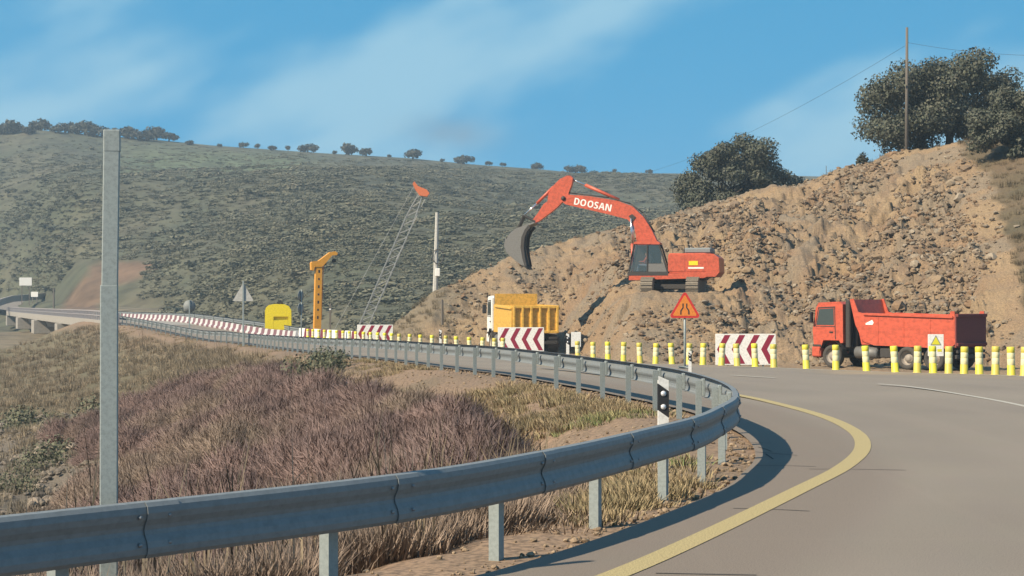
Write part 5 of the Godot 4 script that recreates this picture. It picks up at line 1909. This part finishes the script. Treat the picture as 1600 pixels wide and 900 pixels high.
func build_background() -> void:
	# plastic barriers: long ones behind the distant bollards, short ones along the bridge approach
	var m2 := jersey(2.0)
	var m1 := jersey(1.0, 0.72)
	var a := at(611, 520, 106.0)
	var b := at(468, 520, 127.0)
	var n := 11
	var t := (b - a) * Vector3(1, 0, 1)
	for k in n:
		var p := a.lerp(b, (k + 0.5) / n)
		p.y = cut_y(800.0 + F * p.x / -p.z, -p.z) - 0.02
		p.y = maxf(p.y, -0.86)
		var red := k % 2 == 1
		var o := put_mesh(m2, "plastic_barrier", M.barrier_red if red else M.white, self)
		o.position = p
		o.rotation.y = atan2(-t.z, t.x) + (0.06 if k % 3 == 0 else -0.04)
		tag(o, ("dark red" if red else "white") + " plastic road barrier in the row behind the distant bollards", "barrier", ("red" if red else "white") + " barriers behind the distant bollards")
	var line := catmull([at(462, 512, 122.0), at(420, 512, 131.0), at(300, 510, 158.0), at(192, 496, 188.0)], 1.0)
	for k in line.size():
		var p: Vector3 = line[k]
		p.y = tab(-p.z, [122.0, 131.0, 150.0, 165.0, 188.0], [-0.77, -0.76, -0.3, 0.0, 0.0])
		var tt := frame_at(line, k)
		var red := k % 2 == 1
		var o := put_mesh(m1, "plastic_barrier", M.barrier_mauve if red else M.barrier_white, self)
		o.position = p
		o.rotation.y = atan2(-tt.z, tt.x)
		tag(o, ("dark red" if red else "white") + " short barrier in the striped row along the far road", "barrier", ("red" if red else "white") + " barriers along the far road")
	# far guardrail behind them
	var fl := catmull([at(470, 500, 128.0), at(420, 500, 138.0), at(300, 495, 166.0), at(185, 490, 196.0), at(60, 485, 290.0)], 4.0)
	for k in fl.size(): fl[k].y = tab(-fl[k].z, [128.0, 138.0, 166.0, 196.0], [-0.72, -0.5, 0.05, 0.1])
	var g := thing("guardrail", "thin far guardrail on the outer side of the road towards the bridge", "guardrail", fl[0])
	var loop := beam_profile(0.006)
	for k in fl.size() - 1:
		var st := new_st(true)
		sweep(st, [fl[k] - fl[0], fl[k + 1] - fl[0]], loop, 0.0)
		commit(st, "beam", M.galv, g)
		st = new_st()
		box(st, fl[k] - fl[0] + Vector3(0, 0.1, 0), Vector3(0.1, 1.1, 0.1))
		commit(st, "post", M.galv_post, g)
	# yellow hopper tank
	var p := at(435, 520, 134.0)
	p.y = -1.0
	var h := thing("yellow_tank", "bright yellow rounded hopper tank with a black cap behind the far barriers", "tank", p, 0.1)
	var st := new_st()
	var out := PackedVector2Array([Vector2(-0.9, 0.5), Vector2(-0.98, 0.7), Vector2(-0.98, 2.15), Vector2(-0.9, 2.4), Vector2(-0.7, 2.58), Vector2(-0.3, 2.66), Vector2(0.45, 2.64), Vector2(0.8, 2.48), Vector2(0.96, 2.2), Vector2(0.98, 0.7), Vector2(0.9, 0.5)])
	prism(st, out, -0.7, 0.35)
	var shell := commit(st, "shell", M.tank_yellow, h)
	for q in [[Vector2(-0.98, 0.7), Vector2(-0.98, 2.15), Vector2(-0.9, 2.4), Vector2(-0.7, 2.58), Vector2(-0.3, 2.66), Vector2(0.45, 2.64), Vector2(0.8, 2.48), Vector2(0.96, 2.2), Vector2(0.97, 1.72), Vector2(-0.35, 1.72), Vector2(-0.35, 0.7)], [Vector2(-0.34, 0.6), Vector2(-0.34, 1.44), Vector2(0.72, 1.5), Vector2(0.72, 0.6)], [Vector2(0.73, 0.6), Vector2(0.73, 1.715), Vector2(0.97, 1.715), Vector2(0.97, 0.7), Vector2(0.9, 0.6)]]:
		st = new_st()
		prism(st, PackedVector2Array(q), 0.352, 0.55)
		commit(st, "front_panel", M.tank_yellow, shell)
	st = new_st()
	box(st, Vector3(0.1, 2.74, 0), Vector3(0.45, 0.18, 0.45), Basis(), 0.03)
	box(st, Vector3(0.1, 2.88, 0), Vector3(0.25, 0.14, 0.25), Basis(), 0.03)
	commit(st, "cap", M.black, h)
	st = new_st()
	for x in [-0.8, 0.7]:
		for z in [-0.55, 0.55]: box(st, Vector3(x, 0.2, z), Vector3(0.12, 0.7, 0.12))
	commit(st, "legs", M.dark_steel, h)
	# crane mast
	p = at(494, 503, 145.0)
	var s := F / 145.0
	p.y = -1.4
	var gy := 472.0 + (EYE + 1.4) * s
	var c := thing("crane_mast", "orange yellow crane mast with a slanting head and painted dark holes up its column", "crane", p, 0.3)
	st = new_st()
	prism(st, poly([[489.5, gy], [492.5, 416], [502.5, 416], [500.5, gy]], 494, gy, s), -0.28, 0.28)
	var col := commit(st, "column", M.crane_yellow, c)
	for k in 7:  # black plates on the face stand in for the shade inside holes
		st = new_st()
		var y := 424.0 + k * 12.0
		box(st, Vector3((497.6 - k * 0.35 - 494) / s, (gy - y) / s, 0.282), Vector3(0.13, 0.16 if k % 2 else 0.24, 0.012), Basis(), 0.003)
		commit(st, "hole_shade", M.black, col)
	st = new_st()
	prism(st, poly([[485, 411], [486.5, 409], [497, 407.5], [515, 394], [523, 392.5], [527, 395], [526, 398.5], [518, 399], [505, 414.5], [502, 417], [491, 417], [489, 423], [485.5, 422]], 494, gy, s), -0.33, 0.33)
	var head := commit(st, "head", M.crane_yellow, c)
	st = new_st(true)
	for q in [[507, 412], [522, 407]]:
		var v: Vector2 = poly([q], 494, gy, s)[0]
		tube(st, Vector3(v.x, v.y, -0.2), Vector3(v.x, v.y, 0.2), 0.15, 0.15, 12)
	commit(st, "pulley", M.dark_steel, head)
	st = new_st()
	var v0: Vector2 = poly([[505, 414]], 494, gy, s)[0]
	var v1: Vector2 = poly([[501.8, 500]], 494, gy, s)[0]
	tube(st, Vector3(v0.x, v0.y, 0.1), Vector3(v1.x, v1.y, 0.1), 0.035, 0.035, 6)
	commit(st, "hydraulic_pipe", M.orange, c)
	st = new_st()
	box(st, Vector3(0.15, 0.35, 0), Vector3(2.4, 0.9, 1.8), Basis(), 0.05)
	commit(st, "base_frame", M.dark_steel, c)
	# a small cross-shaped post beside it
	var q0 := at(516, 503, 143.0)
	c = thing("survey_post", "small dark post with a crosspiece right of the crane mast", "post", Vector3(q0.x, -1.2, q0.z))
	st = new_st()
	box(st, Vector3(0, 1.4, 0), Vector3(0.14, 2.9, 0.14))
	box(st, Vector3(0, 2.2, 0), Vector3(0.34, 0.1, 0.1))
	commit(st, "post", M.wood, c)
	st = new_st()
	box(st, Vector3(0, 2.42, 0), Vector3(0.16, 0.12, 0.17), Basis(), 0.02)
	commit(st, "lamp", M.white, c)
	# lattice boom
	var d := 170.0
	var f0 := at(541, 520, d)
	f0.y = -5.5
	var lb := thing("lattice_crane", "slanting grey lattice crane boom with an orange head rising from the valley", "crane", f0)
	var foot := Vector3(0, 1.2, 0)
	var tip := at(659, 300, d) - f0
	var w := (tip - foot).normalized()
	var u := Vector3(w.y, -w.x, 0)
	var zz := Vector3(0, 0, 1)
	for sc in 4:
		st = new_st()
		var n2 := 5
		for k in n2:
			var t0 := (sc * n2 + k) / (4.0 * n2)
			var t1 := (sc * n2 + k + 1) / (4.0 * n2)
			var h0 := 0.42 * clampf((1.0 - t0) * 5.0 + 0.35, 0.0, 1.0)
			var h1 := 0.42 * clampf((1.0 - t1) * 5.0 + 0.35, 0.0, 1.0)
			var c0 := foot.lerp(tip, t0)
			var c1 := foot.lerp(tip, t1)
			for sx in [-1.0, 1.0]:
				for sz in [-1.0, 1.0]:
					tube(st, c0 + u * h0 * sx + zz * h0 * sz, c1 + u * h1 * sx + zz * h1 * sz, 0.045, 0.045, 5, false)
				tube(st, c0 + u * h0 * sx - zz * h0, c1 + u * h1 * sx + zz * h1, 0.028, 0.028, 4, false)
			for sz in [-1.0, 1.0]:
				tube(st, c0 - u * h0 + zz * h0 * sz, c1 + u * h1 + zz * h1 * sz, 0.028, 0.028, 4, false)
				tube(st, c0 - u * h0 + zz * h0 * sz, c0 + u * h0 + zz * h0 * sz, 0.025, 0.025, 4, false)
		commit(st, "boom_section", M.lattice, lb)
	st = new_st()
	var ls := F / d
	prism(st, PackedVector2Array([Vector2(-0.6, 0.2), Vector2(-0.85, 0.75), Vector2(-0.7, 1.0), Vector2(-0.35, 0.55), Vector2(0.5, 0.2), Vector2(0.75, -0.15), Vector2(0.5, -0.45), Vector2(-0.2, -0.35)]), -0.4, 0.4, Transform3D(Basis(), tip))
	commit(st, "head", M.orange, lb)
	st = new_st()
	tube(st, tip + Vector3(-0.7, 0.6, 0), Vector3(-2.6, 2.0, 0), 0.02, 0.02, 5)
	tube(st, tip + Vector3(0.5, -0.3, 0.2), tip + Vector3(-2.4, -6.4, 0.2), 0.02, 0.02, 4)
	commit(st, "cable", M.lattice, lb)
	st = new_st()
	box(st, Vector3(-1.6, 1.2, 0), Vector3(4.4, 1.8, 2.6), Basis(), 0.1)
	box(st, Vector3(-1.6, 0.1, 1.5), Vector3(5.0, 0.9, 0.7), Basis(), 0.2)
	box(st, Vector3(-1.6, 0.1, -1.5), Vector3(5.0, 0.9, 0.7), Basis(), 0.2)
	commit(st, "crane_base", M.orange, lb)
	# concrete pole left of the cut
	p = at(680, 440, 136.0)
	var pole := thing("concrete_pole", "pale tapered concrete pole left of the rock cut", "pole", Vector3(p.x, p.y - 1.2, p.z))
	st = new_st()
	tube(st, Vector3(0, 0, 0), Vector3(0.14, 6.45, 0), 0.22, 0.13, 8)
	commit(st, "shaft", M.pole, pole)
	st = new_st()
	box(st, Vector3(0.2, 1.9, 0.2), Vector3(0.35, 0.6, 0.25), Basis(), 0.03)
	commit(st, "junction_box", M.white, pole)
	st = new_st(true)
	for k in 18:
		var a0 := TAU * k / 18
		var a1 := TAU * (k + 1) / 18
		tube(st, Vector3(0.22 + 0.42 * cos(a0), 3.1 + 0.55 * sin(a0), 0.22), Vector3(0.22 + 0.42 * cos(a1), 3.1 + 0.55 * sin(a1), 0.22), 0.035, 0.035, 5, false)
	commit(st, "cable_coil", M.cable, pole)
	# utility pole on the spur and its wires
	p = spur_point(1417, 131.0)
	pole = thing("utility_pole", "tall thin utility pole on the crest in front of the broad oak", "pole", p + Vector3(0, -0.3, 0))
	st = new_st(true)
	tube(st, Vector3.ZERO, Vector3(0.04, 9.3, 0), 0.14, 0.09, 10)
	commit(st, "shaft", M.wood, pole)
	st = new_st(true)
	for y in [7.9, 8.2]: tube(st, Vector3(0.1, y, -0.1), Vector3(0.1, y + 0.16, -0.1), 0.05, 0.03, 8)
	commit(st, "insulator", M.white, pole)
	wire(p + Vector3(0.05, 7.75, 0), at(960, 282, 240.0), 1.5, "faint overhead wire running down to the left of the utility pole")
	wire(p + Vector3(0.05, 7.9, 0), at(1700, 85, 128.0), 0.4, "faint overhead wire running to the right of the utility pole")
	# thin mast far on the slope and small posts
	for q in [[253, 408, 366, 420.0, "thin pale mast on the hillside right of the bare post", 0.09], [1291, 278, 259, 140.0, "short thin stake on the crest between the two big oaks", 0.03], [84, 486, 450, 300.0, "dark wooden post beside the far road", 0.16], [691, 498, 468, 114.0, "short grey stake on the left shoulder of the cut", 0.09]]:
		var o := at(q[0], q[1], q[3])
		var tp := at(q[0], q[2], q[3])
		st = new_st()
		tube(st, Vector3(0, -0.4, 0), Vector3(0, tp.y - o.y, 0), q[5], q[5] * 0.8, 7)
		var mi := commit(st, "thin_post", M.pole if q[3] > 400.0 else M.wood, self)
		mi.position = o
		tag(mi, q[4], "post")
	# far end of the road: board signs, kerb wall, parked van
	board("white roadside board on two legs at the far left end of the road", 40, 440, 345.0, 19.0, 12.5, 3.2, 0.1)
	board("small white board below the big one at the far left", 54, 460, 340.0, 11.0, 8.0, 0.6, 0.0)
	board("small white plate on top of the red cutting", 217, 408, 385.0, 10.0, 4.0, 0.4, 0.0)
	var wl := catmull([at(-30, 478, 330.0), at(0, 470, 345.0), at(14, 465, 352.0), at(45, 462.5, 366.0), at(85, 458.5, 385.0)], 6.0)
	var w_t := thing("roadside_wall", "low pale wall edging the far road at the left", "wall", wl[0])
	st = new_st()
	var ll := []
	for k in wl: ll.append(k - wl[0])
	sweep(st, ll, [Vector2(0, 0.35), Vector2(0.4, 0.35), Vector2(0.4, -0.9), Vector2(0, -0.9)], 0.0)
	commit(st, "wall", M.concrete, w_t)
	# the far road itself, bending away to the left
	st = new_st()
	var rl := catmull([rail[-1] + Vector3(3.0, 0.05, 0), at(4, 480, 380.0), at(30, 471, 388.0), at(62, 466, 400.0), at(90, 461.5, 412.0)], 4.0)
	for k in rl.size() - 1:
		var up := Vector3(0, 0.2, 0)
		quad(st, rl[k] + up + Vector3(-4, 0, -3), rl[k + 1] + up + Vector3(-4, 0, -3), rl[k + 1] + up + Vector3(4, 0, 3), rl[k] + up + Vector3(4, 0, 3))
	var fr := commit(st, "far_road", mat(Color(0.2, 0.18, 0.16), 0.9, 0, M.road.albedo_texture, 0.1), self)
	fr.set_meta("kind", "structure")

func board(label: String, px: float, py: float, d: float, wpx: float, hpx: float, leg: float, turn: float) -> void:
	var c := at(px, py, d)
	var s := F / d
	var w := wpx / s
	var h := hpx / s
	var t := thing("roadside_board", label, "sign", c - Vector3(0, h * 0.5 + leg, 0), turn)
	var st := new_st()
	box(st, Vector3(0, leg + h * 0.5, 0), Vector3(w, h, 0.08), Basis(), 0.02)
	commit(st, "board", M.white, t)
	for x in [-0.3, 0.3]:
		st = new_st()
		box(st, Vector3(x * w, leg * 0.5 - 0.3, -0.1), Vector3(0.15, leg + 0.7, 0.1))
		commit(st, "leg", M.wood, t)

func wire(a: Vector3, b: Vector3, sag: float, label: String) -> void:
	var st := new_st()
	var prev := a
	for k in range(1, 17):
		var t := k / 16.0
		var p := a.lerp(b, t) - Vector3(0, sag * 4.0 * t * (1.0 - t), 0)
		tube(st, prev - a, p - a, 0.011, 0.011, 4, false)
		prev = p
	var o := commit(st, "overhead_wire", M.cable, self)
	o.position = a
	tag(o, label, "wire", "overhead wires")
